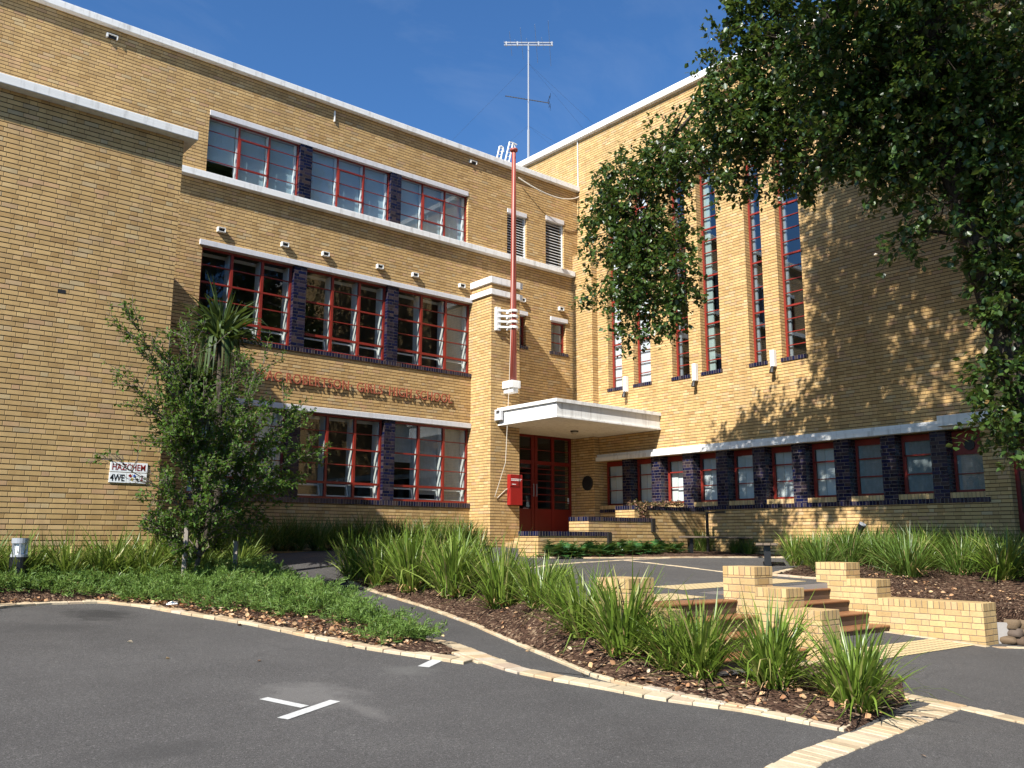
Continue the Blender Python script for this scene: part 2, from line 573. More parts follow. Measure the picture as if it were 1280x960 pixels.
M['leaf_big'] = leaf_mat('broad_leaf', [(0, (.016, .036, .008)), (.35, (.028, .060, .012)), (.7, (.044, .085, .016)), (.95, (.070, .110, .022)), (.985, (.13, .11, .035)), (1, (.15, .07, .03))], .26, .38, .45)
M['leaf_young'] = leaf_mat('small_elm_leaf', [(0, (.040, .085, .013)), (.4, (.062, .128, .020)), (.8, (.090, .168, .030)), (.97, (.13, .20, .05)), (1, (.18, .13, .05))], .40, .55, .18)
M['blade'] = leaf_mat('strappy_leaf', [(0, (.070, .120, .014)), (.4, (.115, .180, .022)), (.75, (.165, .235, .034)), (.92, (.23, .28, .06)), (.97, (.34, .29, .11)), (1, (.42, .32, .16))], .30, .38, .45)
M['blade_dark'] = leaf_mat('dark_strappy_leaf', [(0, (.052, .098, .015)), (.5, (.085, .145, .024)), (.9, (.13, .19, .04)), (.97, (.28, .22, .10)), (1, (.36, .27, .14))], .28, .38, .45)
M['blade_lit'] = leaf_mat('yellow_green_strappy_leaf', [(0, (.075, .115, .016)), (.5, (.12, .175, .026)), (.9, (.19, .24, .05)), (1, (.42, .34, .14))], .32, .4, .4)  # yellower green leaf for the wing and corner bed clumps
M['cord'] = leaf_mat('sword_leaf', [(0, (.026, .045, .012)), (.6, (.048, .078, .022)), (.95, (.08, .11, .036)), (1, (.16, .13, .06))], .2, .5, .25)
M['juniper'] = leaf_mat('juniper_needles', [(0, (.060, .110, .018)), (.5, (.10, .175, .03)), (.85, (.145, .225, .045)), (.98, (.18, .26, .06)), (1, (.2, .14, .06))], .25, .55, .3)
M['acanthus'] = leaf_mat('broad_low_leaf', [(0, (.014, .05, .016)), (.5, (.026, .085, .022)), (1, (.055, .135, .03))], .25, .3, .5)
M['trail'] = leaf_mat('trailing_reddish_leaf', [(0, (.14, .055, .035)), (.5, (.22, .11, .07)), (.8, (.12, .13, .05)), (1, (.3, .18, .1))], .25, .6, .3)


def bark(name, a, b):
    t = NT(name)
    p = t.pos()
    mp = t.n('ShaderNodeMapping'); t.set(mp.inputs[0], p); mp.inputs['Scale'].default_value = (1, 1, .22)
    n = t.noise(22, 5, .65, mp.outputs[0])
    c = t.mix(t.ramp(n, [(.35, 0.0), (.65, 1.0)]), a, b)
    return t.done(t.bsdf(c, .95, .1, normal=t.bump(n, .9, .03)))


M['bark'] = bark('dark_bark', (.022, .018, .014), (.075, .06, .047))
M['bark_young'] = bark('grey_bark', (.07, .055, .045), (.17, .14, .115))


# ------------------------------------------------------------------ sky and sun
world = bpy.data.worlds.new('World')
scene.world = world
world.use_nodes = True
wn = world.node_tree
wn.nodes.clear()
sky = wn.nodes.new('ShaderNodeTexSky')
sky.sky_type = 'NISHITA'
sky.sun_disc = False
SUN_D = Vector((3.05, 1.0, -2.82)).normalized()
sky.sun_elevation = math.asin(-SUN_D.z)
sky.sun_rotation = math.atan2(-SUN_D.x, -SUN_D.y)
sky.altitude = 0
sky.air_density = 1.0
sky.dust_density = 1.0
sky.ozone_density = 2.2
bg = wn.nodes.new('ShaderNodeBackground')
bg.inputs[1].default_value = .052
wo = wn.nodes.new('ShaderNodeOutputWorld')
hs = wn.nodes.new('ShaderNodeMix')
hs.data_type = 'RGBA'; hs.blend_type = 'MULTIPLY'
hs.inputs[0].default_value = 1.0
hs.inputs[7].default_value = (.63, 1.09, 1.55, 1)      # a clear, deep blue summer sky
wn.links.new(sky.outputs[0], hs.inputs[6])
tc = wn.nodes.new('ShaderNodeTexCoord')
mp_ = wn.nodes.new('ShaderNodeMapping'); mp_.inputs['Scale'].default_value = (1.6, 3.2, 5.0); mp_.inputs['Rotation'].default_value = (.2, .1, .5)
wn.links.new(tc.outputs['Generated'], mp_.inputs[0])
cz = wn.nodes.new('ShaderNodeTexNoise'); cz.inputs['Scale'].default_value = 1.6; cz.inputs['Detail'].default_value = 7; cz.inputs['Roughness'].default_value = .6
cz.inputs['Distortion'].default_value = .6
wn.links.new(mp_.outputs[0], cz.inputs['Vector'])
cr_ = wn.nodes.new('ShaderNodeMapRange'); cr_.inputs[1].default_value = .5; cr_.inputs[2].default_value = .85; cr_.inputs[3].default_value = 0; cr_.inputs[4].default_value = .13
wn.links.new(cz.outputs[0], cr_.inputs[0])
cm = wn.nodes.new('ShaderNodeMix'); cm.data_type = 'RGBA'
wn.links.new(cr_.outputs[0], cm.inputs[0]); wn.links.new(hs.outputs[2], cm.inputs[6]); cm.inputs[7].default_value = (6.5, 7.4, 8.6, 1)
wn.links.new(cm.outputs[2], bg.inputs[0])
wn.links.new(bg.outputs[0], wo.inputs[0])
sd = bpy.data.lights.new('sun', 'SUN')
sd.energy = 5.0
sd.angle = R_(.53)
sd.color = (1.0, .965, .90)
so = bpy.data.objects.new('sun', sd)
COL.objects.link(so)
so.rotation_euler = SUN_D.to_track_quat('-Z', 'Y').to_euler()
so.location = (-20, -10, 30)
scene.view_settings.view_transform = 'Standard'
scene.view_settings.look = 'None'
scene.view_settings.exposure = 1.08
scene.view_settings.gamma = 1.0
try:
    scene.cycles.max_bounces = 8
    scene.cycles.transparent_max_bounces = 16
    scene.cycles.use_denoising = True
except Exception:
    pass

# ------------------------------------------------------------------ ground
xs = [-3000, -800, -200, -60, -14] + list(np.arange(-10, 31, 2.0)) + [34, 60, 200, 800, 3000]
ys = [-3000, -800, -200, -60, -20, -8] + list(np.arange(-6, 22, 2.0)) + [22, 60, 200, 800, 3000]
V = [(x, y, zg(x, y)) for y in ys for x in xs]
nx_ = len(xs)
Fq = [(j * nx_ + i, j * nx_ + i + 1, (j + 1) * nx_ + i + 1, (j + 1) * nx_ + i) for j in range(len(ys) - 1) for i in range(nx_ - 1)]
tag(np_mesh('car_park_ground', V, Fq, M['asphalt']), kind='structure')


def poly_grid(name, poly, zf, mat, step=.25, jitter=0.0, kind='structure'):
    """a sheet over a polygon: fan triangulated by bmesh, subdivided by grid cut"""
    import bmesh
    bm = bmesh.new()
    vs = [bm.verts.new((x, y, 0)) for x, y in poly]
    bm.faces.new(vs)
    x0, x1 = min(p[0] for p in poly), max(p[0] for p in poly)
    y0, y1 = min(p[1] for p in poly), max(p[1] for p in poly)
    for k in np.arange(math.floor(x0 / step) * step + .013, x1, step):
        bmesh.ops.bisect_plane(bm, geom=bm.verts[:] + bm.edges[:] + bm.faces[:], plane_co=(k, 0, 0), plane_no=(1, 0, 0))
    for k in np.arange(math.floor(y0 / step) * step + .017, y1, step):
        bmesh.ops.bisect_plane(bm, geom=bm.verts[:] + bm.edges[:] + bm.faces[:], plane_co=(0, k, 0), plane_no=(0, 1, 0))
    for v in bm.verts:
        v.co.z = zf(v.co.x, v.co.y) + (random.uniform(-jitter, jitter) if jitter else 0)
    bmesh.ops.recalc_face_normals(bm, faces=bm.faces[:])
    for f in bm.faces:
        if f.normal.z < 0: f.normal_flip()
    if 'bed' in name:      # earth sides
        ex_ = bmesh.ops.extrude_edge_only(bm, edges=[e for e in bm.edges if len(e.link_faces) == 1])
        for v in ex_['geom']:
            if isinstance(v, bmesh.types.BMVert): v.co.z -= .5
    me = bpy.data.meshes.new(name)
    bm.to_mesh(me)
    bm.free()
    me.materials.append(mat)
    o = bpy.data.objects.new(name, me)
    COL.objects.link(o)
    return tag(o, kind=kind)


def inside(poly, x, y):
    c = False
    n = len(poly)
    for i in range(n):
        (xa, ya), (xb, yb) = poly[i], poly[i - 1]
        if (ya > y) != (yb > y) and x < (xb - xa) * (y - ya) / (yb - ya) + xa: c = not c
    return c


def seg_d(poly, x, y, closed=True):
    best = 9e9
    n = len(poly)
    for i in range(n if closed else n - 1):
        (xa, ya), (xb, yb) = poly[i], poly[(i + 1) % n]
        L2 = (xb - xa) ** 2 + (yb - ya) ** 2
        t = max(0, min(1, ((x - xa) * (xb - xa) + (y - ya) * (yb - ya)) / L2))
        best = min(best, math.hypot(x - xa - t * (xb - xa), y - ya - t * (yb - ya)))
    return best


# outlines on the ground (metres)
P2 = lambda p: (float(p[0]), float(p[1]))
PATH_R = [P2(on_g(*p)) for p in ((1062, 915), (960, 893), (880, 880), (790, 860), (740, 846), (700, 829), (640, 804), (590, 782), (530, 760), (480, 745), (446, 734))] + [(8.85, 15.9)]
TERR_L = [(7.38, 6.9), (7.42, 8.2), (9.2, 9.5), (10.3, 11.8), (11.0, 14.2), (11.2, 16.4)]
TERR = [(7.0, 6.95), (9.5, 6.95), (9.95, 6.95), (13.4, 7.85), (13.78, 8.0), (13.78, 9.3), (15.5, 9.9), (20.46, 11.2), (20.46, 20.89), (10.9, 20.89), (10.0, 19.3), (9.9, 16.9), (11.2, 16.4), (11.0, 14.2), (10.3, 11.8), (9.2, 9.5), (7.42, 8.2)]
tp = [p for p in TERR if p != (9.95, 6.95)]
tp[1] = (9.53, 6.95)
TERR = [(7.42, 6.95), (9.53, 6.95), (9.93, 6.95), (9.93, 7.86), (13.33, 7.86)] + TERR[4:]
poly_grid('terrace_paving', TERR, lambda x, y: zt(x, y), M['asphalt'], 1.0)
mbk = MB()   # the terrace's edge walls so that the raised sheet has a body
for a, b in zip(TERR, TERR[1:] + TERR[:1]):
    mbk.quad((a[0], a[1], zg(*a) - .2), (b[0], b[1], zg(*b) - .2), (b[0], b[1], zt(*b) - .003), (a[0], a[1], zt(*a) - .003))
tag(mbk.build('terrace_edge_wall', M['grout']), kind='structure')

# middle bed between the footpath and the terrace
BED_M = PATH_R[:] + [(9.6, 16.6), (11.15, 16.4)] + TERR_L[::-1][1:] + [(7.05, 6.15), (7.05, 5.4), (9.5, 5.3), (9.4, 4.75)] + [P2(on_g(1133, 880))]
OPEN_M = [(9.5, 5.3), (9.4, 4.75), P2(on_g(1133, 880))] + PATH_R
def z_bed_m(x, y):
    dp = seg_d(OPEN_M, x, y, False)
    dt = seg_d(TERR_L, x, y, False)
    g = zg(x, y) + .012
    if y < 6.0: return g + min(.11, dp * .3)
    k = dp / (dp + dt + 1e-6)
    return g + min(.08, dp * .3) + (zt(x, y) - .03 - g - .05) * max(0, k) ** 1.2
bed_m = poly_grid('garden_bed', BED_M, z_bed_m, M['mulch'], .22, .014)

# left bed under the wing
KERB_L = [P2(on_g(*p)) for p in ((-260, 815), (-60, 770), (0, 759), (60, 755), (130, 753), (180, 758), (250, 770), (320, 781), (400, 798), (470, 812), (530, 821), (585, 829))]
PATH_L = [(5.95, 8.0), (6.15, 9.6), (6.7, 12.8), (7.35, 15.6), (7.6, 17.2)]
BED_L = KERB_L[:-1] + PATH_L + [(7.9, 18.6), (9.3, 19.2), (10.6, 20.1), (10.85, 20.885), (5.1, 20.885), (5.1, 15.795), (KERB_L[0][0], 15.795)]
def z_bed_l(x, y):
    d = seg_d(BED_L, x, y)
    return zg(x, y) + .03 + min(.10, d * .12)
poly_grid('garden_bed.001', BED_L, z_bed_l, M['mulch'], .3, .014)
# bed along the classroom wall
BED_A = [(10.9, 20.885), (10.6, 20.05), (11.2, 19.2), (15.0, 19.2), (15.3, 19.8), (15.8, 19.85), (15.83, 20.885)]
poly_grid('garden_bed.002', BED_A, lambda x, y: zt(x, y) + .05, M['mulch'], .3, .012)
# right bed before the hall
BED_R = [(13.76, 5.5), (14.4, 5.2), (14.6, 2.0), (14.8, -4), (20.455, -4), (20.455, 11.3), (17.8, 10.7), (15.5, 9.75), (13.9, 9.2), (13.76, 8.0)]
def z_bed_r(x, y):
    k = max(0, min(1, (x - 13.76) / 2.6))
    lo = float(np.interp(y, [5.0, 5.5, 6.6, 7.1, 7.6, 8.1, 8.6], [-1.10, -.93, -.90, -.67, -.60, -.64, -.645]))
    if y > 8.6: lo = zt(x, y)
    hi = zt(x, y) + .12
    return lo + (hi - lo) * (k * k * (3 - 2 * k))
poly_grid('garden_bed.003', BED_R, z_bed_r, M['mulch'], .25, .014)
# bed in front of the planters, under the hall windows
BED_B = [(13.4, 15.25), (14.6, 14.6), (17.2, 13.9), (20.455, 12.7), (20.455, 15.82), (20.4, 15.795), (17.4, 15.795), (17.4, 15.495), (15.4, 15.495), (15.4, 15.195)]
poly_grid('garden_bed.004', BED_B, lambda x, y: zt(x, y) + .03, M['mulch'], .3, .01)
# the footpath is a sheet of its own over the car park
PATH = [(5.9, 7.85), (5.97, 7.0)] + [(x + .02, y) for x, y in PATH_R[4:]] + [(9.6, 16.7), (9.9, 16.9), (10.0, 19.3), (10.6, 20.0), (9.3, 19.15), (7.9, 18.55)] + PATH_L[::-1]
poly_grid('footpath', PATH, lambda x, y: zg(x, y) + .006 + max(0, min(1, (y - 15.4) / 2.2)) * (zt(x, y) - zg(x, y) + .002) * .98, M['asphalt'], .5)


def stones(mb, line, width, length, zf, h=.05, off=0.0, top=.02, gap=.008):
    """a row of edging stones along a polyline, each a slightly irregular block"""
    pts = [Vector((p[0], p[1])) for p in line]
    seg = [(pts[i + 1] - pts[i]).length for i in range(len(pts) - 1)]
    tot = sum(seg)
    s = 0.0
    def pt(s):
        for i, L in enumerate(seg):
            if s <= L or i == len(seg) - 1:
                d = (pts[i + 1] - pts[i]) / L
                return pts[i] + d * min(s, L), d
            s -= L
    while s < tot - .03:
        L = length * random.uniform(.85, 1.15)
        e = min(s + L - gap, tot)
        (a, da), (b, db) = pt(s), pt(e)
        d = (b - a)
        if d.length < .02: break
        d.normalize()
        n = Vector((-d.y, d.x))
        w0, w1 = off - width / 2 + random.uniform(-.006, .006), off + width / 2 + random.uniform(-.006, .006)
        i = .007
        tz = top + random.uniform(-.004, .004)
        low, mid_, hi = [], [], []
        for base, sgn in ((a, 1), (b, -1)):
            for w, ws in ((w0, 1), (w1, -1)):
                p = base + n * w
                q = p + d * i * sgn + n * i * ws
                z = zf(p.x, p.y)
                low.append((p.x, p.y, z - h)); mid_.append((p.x, p.y, z + tz - .007)); hi.append((q.x, q.y, z + tz))
        v = low + mid_ + hi
        f = []
        for o in (0, 4):
            f += [(o, o + 1, o + 5, o + 4), (o + 1, o + 3, o + 7, o + 5), (o + 3, o + 2, o + 6, o + 7), (o + 2, o, o + 4, o + 6)]
        f.append((8, 9, 11, 10))
        mb.add(v, [tuple(reversed(q)) for q in f])
        s += L


mb = MB()
stones(mb, PATH_R[1:], .2, .2, zg, off=-.08, top=.035)
tag(mb.build('kerb', M['stone']), kind='structure')
mb = MB()
stones(mb, KERB_L, .2, .21, zg, off=.0, top=.034)
tag(mb.build('kerb.001', M['stone']), kind='structure')
mb = MB()
JOIN = [P2(on_g(*p)) for p in ((556, 806), (585, 818), (615, 829), (650, 840), (700, 850), (760, 860), (820, 872), (870, 879), (940, 889), (1060, 912))]
stones(mb, JOIN[1:], .22, .2, lambda x, y: zg(x, y) + .005, top=.022)
stones(mb, [(5.98, 8.9), JOIN[0], JOIN[1], JOIN[2]], .34, .16, lambda x, y: zg(x, y) + .004, top=.016)
tag(mb.build('kerb.002', M['stone']), kind='structure')
mb = MB()
SA = [P2(on_g(*p)) for p in ((905, 1010), (1010, 948), (1188, 882))]
stones(mb, SA, .25, .115, zg, top=.012)
SB = [P2(on_g(*p)) for p in ((1110, 866), (1150, 874), (1200, 884), (1290, 905), (1420, 934))]
stones(mb, SB, .2, .19, lambda x, y: zg(x, y) + .002, top=.012)
tag(mb.build('stone_strip', M['stone']), kind='structure')
mb = MB()
for ln in (((655, 711), (700, 705), (780, 700), (850, 697), (930, 696.5), (1000, 698)), ((782, 700.5), (840, 707), (905, 715), (960, 722)), ((672, 697), (740, 693), (800, 691.5))):
    stones(mb, [P2(on_t(*p)) for p in ln], .12, .22, zt, top=.006)
stones(mb, [(14.0, 9.35), (15.5, 9.92), (17.8, 10.85), (20.4, 11.45)], .12, .22, zt, top=.03)
stones(mb, [(13.86, 7.9), (13.86, 9.3)], .12, .22, zt, top=.03)
stones(mb, [(13.4, 15.3), (14.6, 14.55), (17.2, 13.82), (20.4, 12.6)], .1, .22, zt, top=.03)
tag(mb.build('stone_strip.001', M['stone']), kind='structure')
mb = MB()
stones(mb, [(13.24, 7.0), (13.24, 5.4)], .14, .22, zg, top=.008)
stones(mb, [(13.3, 5.32), (14.2, 4.9), (14.45, 2.0), (14.6, -3)], .14, .22, zg, top=.008)
tag(mb.build('stone_strip.002', M['stone']), kind='structure')

# painted bay markings
def strip(mb, a, b, w, up=.005):
    a, b = Vector(P2(a)), Vector(P2(b))
    d = (b - a).normalized(); n = Vector((-d.y, d.x)) * w / 2
    N = 6
    for i in range(N):
        p, q = a + (b - a) * i / N, a + (b - a) * (i + 1) / N
        mb.quad(*[(r.x, r.y, zg(r.x, r.y) + up) for r in (p - n, q - n, q + n, p + n)])
mb = MB()
T0, T1 = on_g(353, 899), on_g(419, 876.5)
strip(mb, T0, T1, .095)
strip(mb, on_g(329.5, 873.5), on_g(381, 884.2), .095, .0055)
tag(mb.build('bay_marking', M['line']), kind='structure')
mb = MB()
strip(mb, on_g(529, 834), on_g(551, 823.5), .12)
tag(mb.build('bay_marking.001', M['line']), kind='structure')
# tactile paving
mb = MB()
mb.quad(*[(x, y, zg(x, y) + .008) for x, y in ((10.1, 5.55), (13.2, 5.55), (13.2, 6.15), (10.1, 6.15))])
tag(mb.build('tactile_paving', M['tactile']), kind='structure')
mb = MB()
mb.quad(*[(x, y, zt(x, y) + .006) for x, y in ((7.55, 7.3), (9.45, 7.3), (9.45, 7.9), (7.55, 7.9))])
mb.quad(*[(x, y, zt(x, y) + .006) for x, y in ((10.0, 8.15), (13.2, 8.15), (13.2, 8.75), (10.0, 8.75))])
tag(mb.build('tactile_paving.001', M['tactile']), kind='structure')
mb = MB()
mb.quad(*[(x, y, zg(x, y) + .11) for x, y in ((8.0, 4.9), (9.45, 4.9), (9.45, 5.5), (8.0, 5.5))])
tag(mb.build('tactile_paving.002', M['tactile']), kind='structure')

# ------------------------------------------------------------------ buildings
YW, YA, XB, XP, YP = 15.80, 20.89, 20.46, 15.835, 19.90
GB = -1.1


def wall(mb, ax, face, thick, u0, u1, z0, z1, holes):
    """wall slab with openings. ax 'x': runs along X, outside face at y=face, thickness towards +Y; ax 'y': runs along Y, face at x=face"""
    us = sorted({u0, u1} | {h[0] for h in holes} | {h[1] for h in holes})
    zs = sorted({z0, z1} | {h[2] for h in holes} | {h[3] for h in holes})
    def hole(i, j):
        if i < 0 or j < 0 or i >= len(us) - 1 or j >= len(zs) - 1: return True
        cu, cz = (us[i] + us[i + 1]) / 2, (zs[j] + zs[j + 1]) / 2
        return any(h[0] < cu < h[1] and h[2] < cz < h[3] for h in holes)
    def P(u, d, z): return (u, face + d, z) if ax == 'x' else (face + d, u, z)
    fl = (ax == 'y')
    def Q(*p):
        p = list(p)
        if fl: p.reverse()
        mb.add(p, [(0, 1, 2, 3)])
    for i in range(len(us) - 1):
        for j in range(len(zs) - 1):
            if hole(i, j): continue
            a, b, c, d = us[i], us[i + 1], zs[j], zs[j + 1]
            Q(P(a, 0, c), P(b, 0, c), P(b, 0, d), P(a, 0, d))
            Q(P(b, thick, c), P(a, thick, c), P(a, thick, d), P(b, thick, d))
            if hole(i - 1, j): Q(P(a, thick, c), P(a, 0, c), P(a, 0, d), P(a, thick, d))
            if hole(i + 1, j): Q(P(b, 0, c), P(b, thick, c), P(b, thick, d), P(b, 0, d))
            if hole(i, j - 1): Q(P(a, 0, c), P(a, thick, c), P(b, thick, c), P(b, 0, c))
            if hole(i, j + 1): Q(P(a, 0, d), P(b, 0, d), P(b, thick, d), P(a, thick, d))


# ---- wing on the left
wing = thing('school_wing', (0, 16.5, GB), 'low windowless cream brick wing with a thick white coping, nearest on the left', 'building')
mb = MB()
mb.box(-9, YW, GB, 5.1, 20.886, 7.41)
mb.build('wall', M['brick'], wing)
mb = MB()
mb.box(-9, YW - .2, 7.412, .42, 20.72, 7.585)
mb.box(.428, YW - .2, 7.412, 5.3, 20.72, 7.585)
mb.build('coping', M['white'], wing, bevel=.012)
# small hole with a dark vent brick
mb = MB()
p = at_y(77, 364, YW)
mb.box(p[0] - .06, YW - .004, p[2] - .035, p[0] + .06, YW + .02, p[2] + .03)
mb.build('vent', M['iron'], wing)

# ---- classroom block (wall A)
blk = thing('classroom_block', (12, 21, -.6), 'three storey cream brick classroom block with rows of red and white framed windows', 'building')
TOPW, MIDW, LOWW = (7.34, 15.65, 9.10, 10.85), (7.38, XP - .005, 4.985, 7.35), (7.38, XP - .005, 1.05, 3.44)
SW1, SW2 = (17.05, 18.06, 6.18, 7.32), (19.18, 19.86, 6.18, 7.36)
LV1, LV2 = (17.25, 18.09, 9.10, 10.72), (18.95, 19.80, 9.10, 10.90)
DOOR = (17.02, 20.17, .05, 3.33)
mb = MB()
wall(mb, 'x', YA, .42, -9, XB, GB, 12.11, [TOPW, MIDW, LOWW, SW1, SW2, LV1, LV2, DOOR])
mb.build('wall', M['brick'], blk)
mb = MB()
mb.box(XP, YP, GB, 16.95, YA - .003, 7.66)          # the flag pilaster
mb.build('pilaster', M['brick'], blk)
mb = MB()
mb.box(XP - .07, YP - .07, 7.66, 17.02, YA - .005, 7.86)
mb.box(XP - .07, YP - .07, 7.30, 17.02, YA - .005, 7.475)
mb.build('pilaster_cap', M['white'], blk, bevel=.008)
mb = MB()
mb.box(-9, YA - .15, 12.11, XB - .003, YA + .5, 12.28)
mb.build('coping', M['white'], blk, bevel=.01)
mb = MB()
mb.box(-9, YA - .18, 8.915, 20.17, YA + .415, 9.09)
mb.build('sill_band', M['white'], blk, bevel=.01)
mb = MB()
mb.box(-9, YA + .45, 12.0, XB - .01, 31, 12.1)
mb.box(-9, 30.8, GB, XB - .01, 31, 12.0)
mb.build('roof', M['roof'], blk)
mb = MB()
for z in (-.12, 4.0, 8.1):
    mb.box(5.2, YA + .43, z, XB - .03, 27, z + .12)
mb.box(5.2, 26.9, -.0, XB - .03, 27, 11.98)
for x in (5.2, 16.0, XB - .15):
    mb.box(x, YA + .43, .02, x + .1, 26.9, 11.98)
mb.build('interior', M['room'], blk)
# blue sill courses and piers
mb = MB(); mb.box(7.30, YA - .035, 4.875, XP - .002, YA + .40, 4.983); mb.build('sill', M['blue_sill'], blk)
mb = MB(); mb.box(7.30, YA - .035, .915, XP - .002, YA + .40, 1.048); mb.build('sill', M['blue_sill'], blk)
for (x0, x1, x2, x3), z0, z1 in (((9.88, 10.24, 12.79, 13.15), 9.092, 10.69), ((9.87, 10.24, 12.79, 13.16), 4.985, 7.21), ((9.87, 10.25, 12.80, 13.16), 1.05, 3.30)):
    for a, b in ((x0, x1), (x2, x3)):
        mb = MB(); mb.box(a, YA - .012, z0, b, YA + .3, z1); mb.build('pier', M['blue_dark'], blk)
# lintels
for (x0, x1, z0, z1, ov) in ((TOPW[0] + .004, TOPW[1] - .004, 10.70, 10.845, .02), (7.30, XP - .003, 7.215, 7.355, .05), (7.30, XP - .003, 3.305, 3.45, .05),
                         (SW1[0], SW1[1] + .06, 7.20, 7.33, .05), (SW2[0] - .04, SW2[1] + .06, 7.235, 7.37, .05), (LV1[0] + .003, LV1[1] - .003, 10.57, 10.715, .03), (LV2[0] + .003, LV2[1] - .003, 10.74, 10.895, .03)):
    mb = MB(); mb.box(x0, YA - ov, z0, x1, YA + .30, z1); mb.build('lintel', M['grey_lintel'], blk, bevel=.006)


def window_a(x0, x1, z0, z1, n, style, rec=.13, blind=None, depth=.30, parent=None):
    """a window in wall A: red frame with bars, glass, white inner linings, a blind behind"""
    P = parent
    y = YA + rec
    fr = MB()
    fw = .055 if style != 'top' else .02
    fd = .07
    def bar(a, c, b, d, dep=fd, off=0): fr.box(a, y - .01 - off, c, b, y + dep - .012, d)
    bar(x0, z0, x0 + fw, z1); bar(x1 - fw, z0, x1, z1)
    bar(x0 + fw, z0, x1 - fw, z0 + fw); bar(x0 + fw, z1 - fw, x1 - fw, z1)
    w = (x1 - x0) / n
    H = z1 - z0
    for i in range(1, n):
        mw = .035 if style != 'top' else .014
        bar(x0 + w * i - mw, z0 + fw, x0 + w * i + mw, z1 - fw, off=.008)
    if style == 'top':
        rows = [.27, .52, .77]
        for r in rows: bar(x0 + fw, z0 + H * r - .008, x1 - fw, z0 + H * r + .008, .03)
        if n == 3:   # the middle light is an opening casement with a heavier sash
            a, b = x0 + w + .014, x0 + 2 * w - .014
            c, d = z0 + H * .27, z0 + H * .77
            for q in ((a, c - .018, b, c + .018), (a, d - .018, b, d + .018), (a, c, a + .03, d), (b - .03, c, b, d)):
                fr.box(q[0], y - .04, q[1], q[2], y + .02, q[3])
    else:
        for r, t in ((.19, .032), (.41, .012), (.60, .022), (.80, .012)):
            bar(x0 + fw, z0 + H * r - t, x1 - fw, z0 + H * r + t, .05, off=.01 if t > .02 else 0)
    f = fr.build('window', M['red'], P)
    g = MB()
    g.quad((x0 + fw, y + .03, z0 + fw), (x1 - fw, y + .03, z0 + fw), (x1 - fw, y + .03, z1 - fw), (x0 + fw, y + .03, z1 - fw))
    g.build('pane', M['glass_top'] if style == 'top' else M['glass'], f)
    s = MB()
    yb = y + .07
    for i in range(1, n + 1):
        xm = x0 + w * i - (.02 if i < n else .06)
        s.box(xm - .02, yb, z0 + .06, xm + .025, yb + depth, z1 - .03)
    s.box(x0 + .05, yb + depth, z0 + .03, x1 - .05, yb + depth + .04, z0 + .11)
    s.box(x0 + .05, yb + depth, z1 - .10, x1 - .05, yb + depth + .04, z1 - .02)
    s.build('lining', M['white_timber'], f)
    if style != 'top':    # hoppers tilted inwards, white inner sash
        h = MB()
        for i in range(n):
            a, b = x0 + w * i + .07, x0 + w * (i + 1) - .08
            zt_, zb_ = z0 + H * .19 - .04, z0 + .07
            for (u0, u1, v0, v1) in ((a, b, 0, .05), (a, b, .85, 1), (a, a + .04, 0, 1), (b - .04, b, 0, 1)):
                q = [(u0, v0), (u1, v0), (u1, v1), (u0, v1)]
                fr_ = [(u, yb + .02 + .10 * v, zb_ + (zt_ - zb_) * v) for u, v in q]
                h.add(fr_ + [(p_[0], p_[1] + .02, p_[2]) for p_ in fr_], [(0, 1, 2, 3), (7, 6, 5, 4), (0, 4, 5, 1), (1, 5, 6, 2), (2, 6, 7, 3), (3, 7, 4, 0)])
        h.build('hopper', M['sash_white'], f)
    if blind:
        for i in range(n):
            b = blind[i % len(blind)]
            if b is None: continue
            mat, frac = b
            q = MB()
            za = z1 - (H) * frac
            q.box(x0 + w * i + .04, yb + depth * .6, za, x0 + w * (i + 1) - .06, yb + depth * .6 + .01, z1 - .02)
            q.build('blind', M[mat], f)
    return f


BL = ('blind_top', 1.0)
for (a, b), bl in (((7.345, 9.875), [('blind_top', .70), BL, BL]), ((10.245, 12.785), [BL, BL, BL]), ((13.155, 15.645), [('blind_top', .96), BL, BL])):
    window_a(a, b, 9.095, 10.695, 3, 'top', .10, bl, .16, parent=blk)
CU = ('curtain', 1.0)
for (a, b), bl in (((7.385, 9.865), None), ((10.245, 12.785), None), ((13.165, XP - .01), [None, None, ('curtain', 1.0)])):
    window_a(a, b, 4.99, 7.21, 3, 'mid', .13, bl, parent=blk)
for (a, b), bl in (((7.385, 9.865), [('blind', 1.0), ('blind', .98), ('blind', .97)]), ((10.255, 12.795), None), ((13.165, XP - .01), [('curtain', .5), ('curtain', .9), ('curtain', 1.0)])):
    window_a(a, b, 1.055, 3.30, 3, 'low', .13, bl, parent=blk)
for (a, b, c, d) in (SW1, SW2):
    mb = MB(); mb.box(a - .08, YA - .035, c - .105, b + .08, YA + .35, c); mb.build('sill', M['blue_sill'], blk)
    fr = MB(); y = YA + .12
    for q in ((a, c + .002, a + .05, d - .14), (b - .05, c + .002, b, d - .14), (a + .05, c + .002, b - .05, c + .05), (a + .05, d - .19, b - .05, d - .14), (a + .05, c + .34, b - .05, c + .365), (a + .05, c + .66, b - .05, c + .685)):
        fr.box(q[0], y, q[1], q[2], y + .06, q[3])
    f = fr.build('window', M['red'], blk)
    MB().quad((a + .05, y + .03, c + .05), (b - .05, y + .03, c + .05), (b - .05, y + .03, d - .19), (a + .05, y + .03, d - .19)).build('pane', M['glass'], f)
    MB().box(a + .05, y + .35, c, b - .05, y + .36, d - .1).build('blind', M['curtain'], f)
    MB().box(b - .12, y + .08, c + .02, b - .06, y + .33, d - .15).build('lining', M['white_timber'], f)
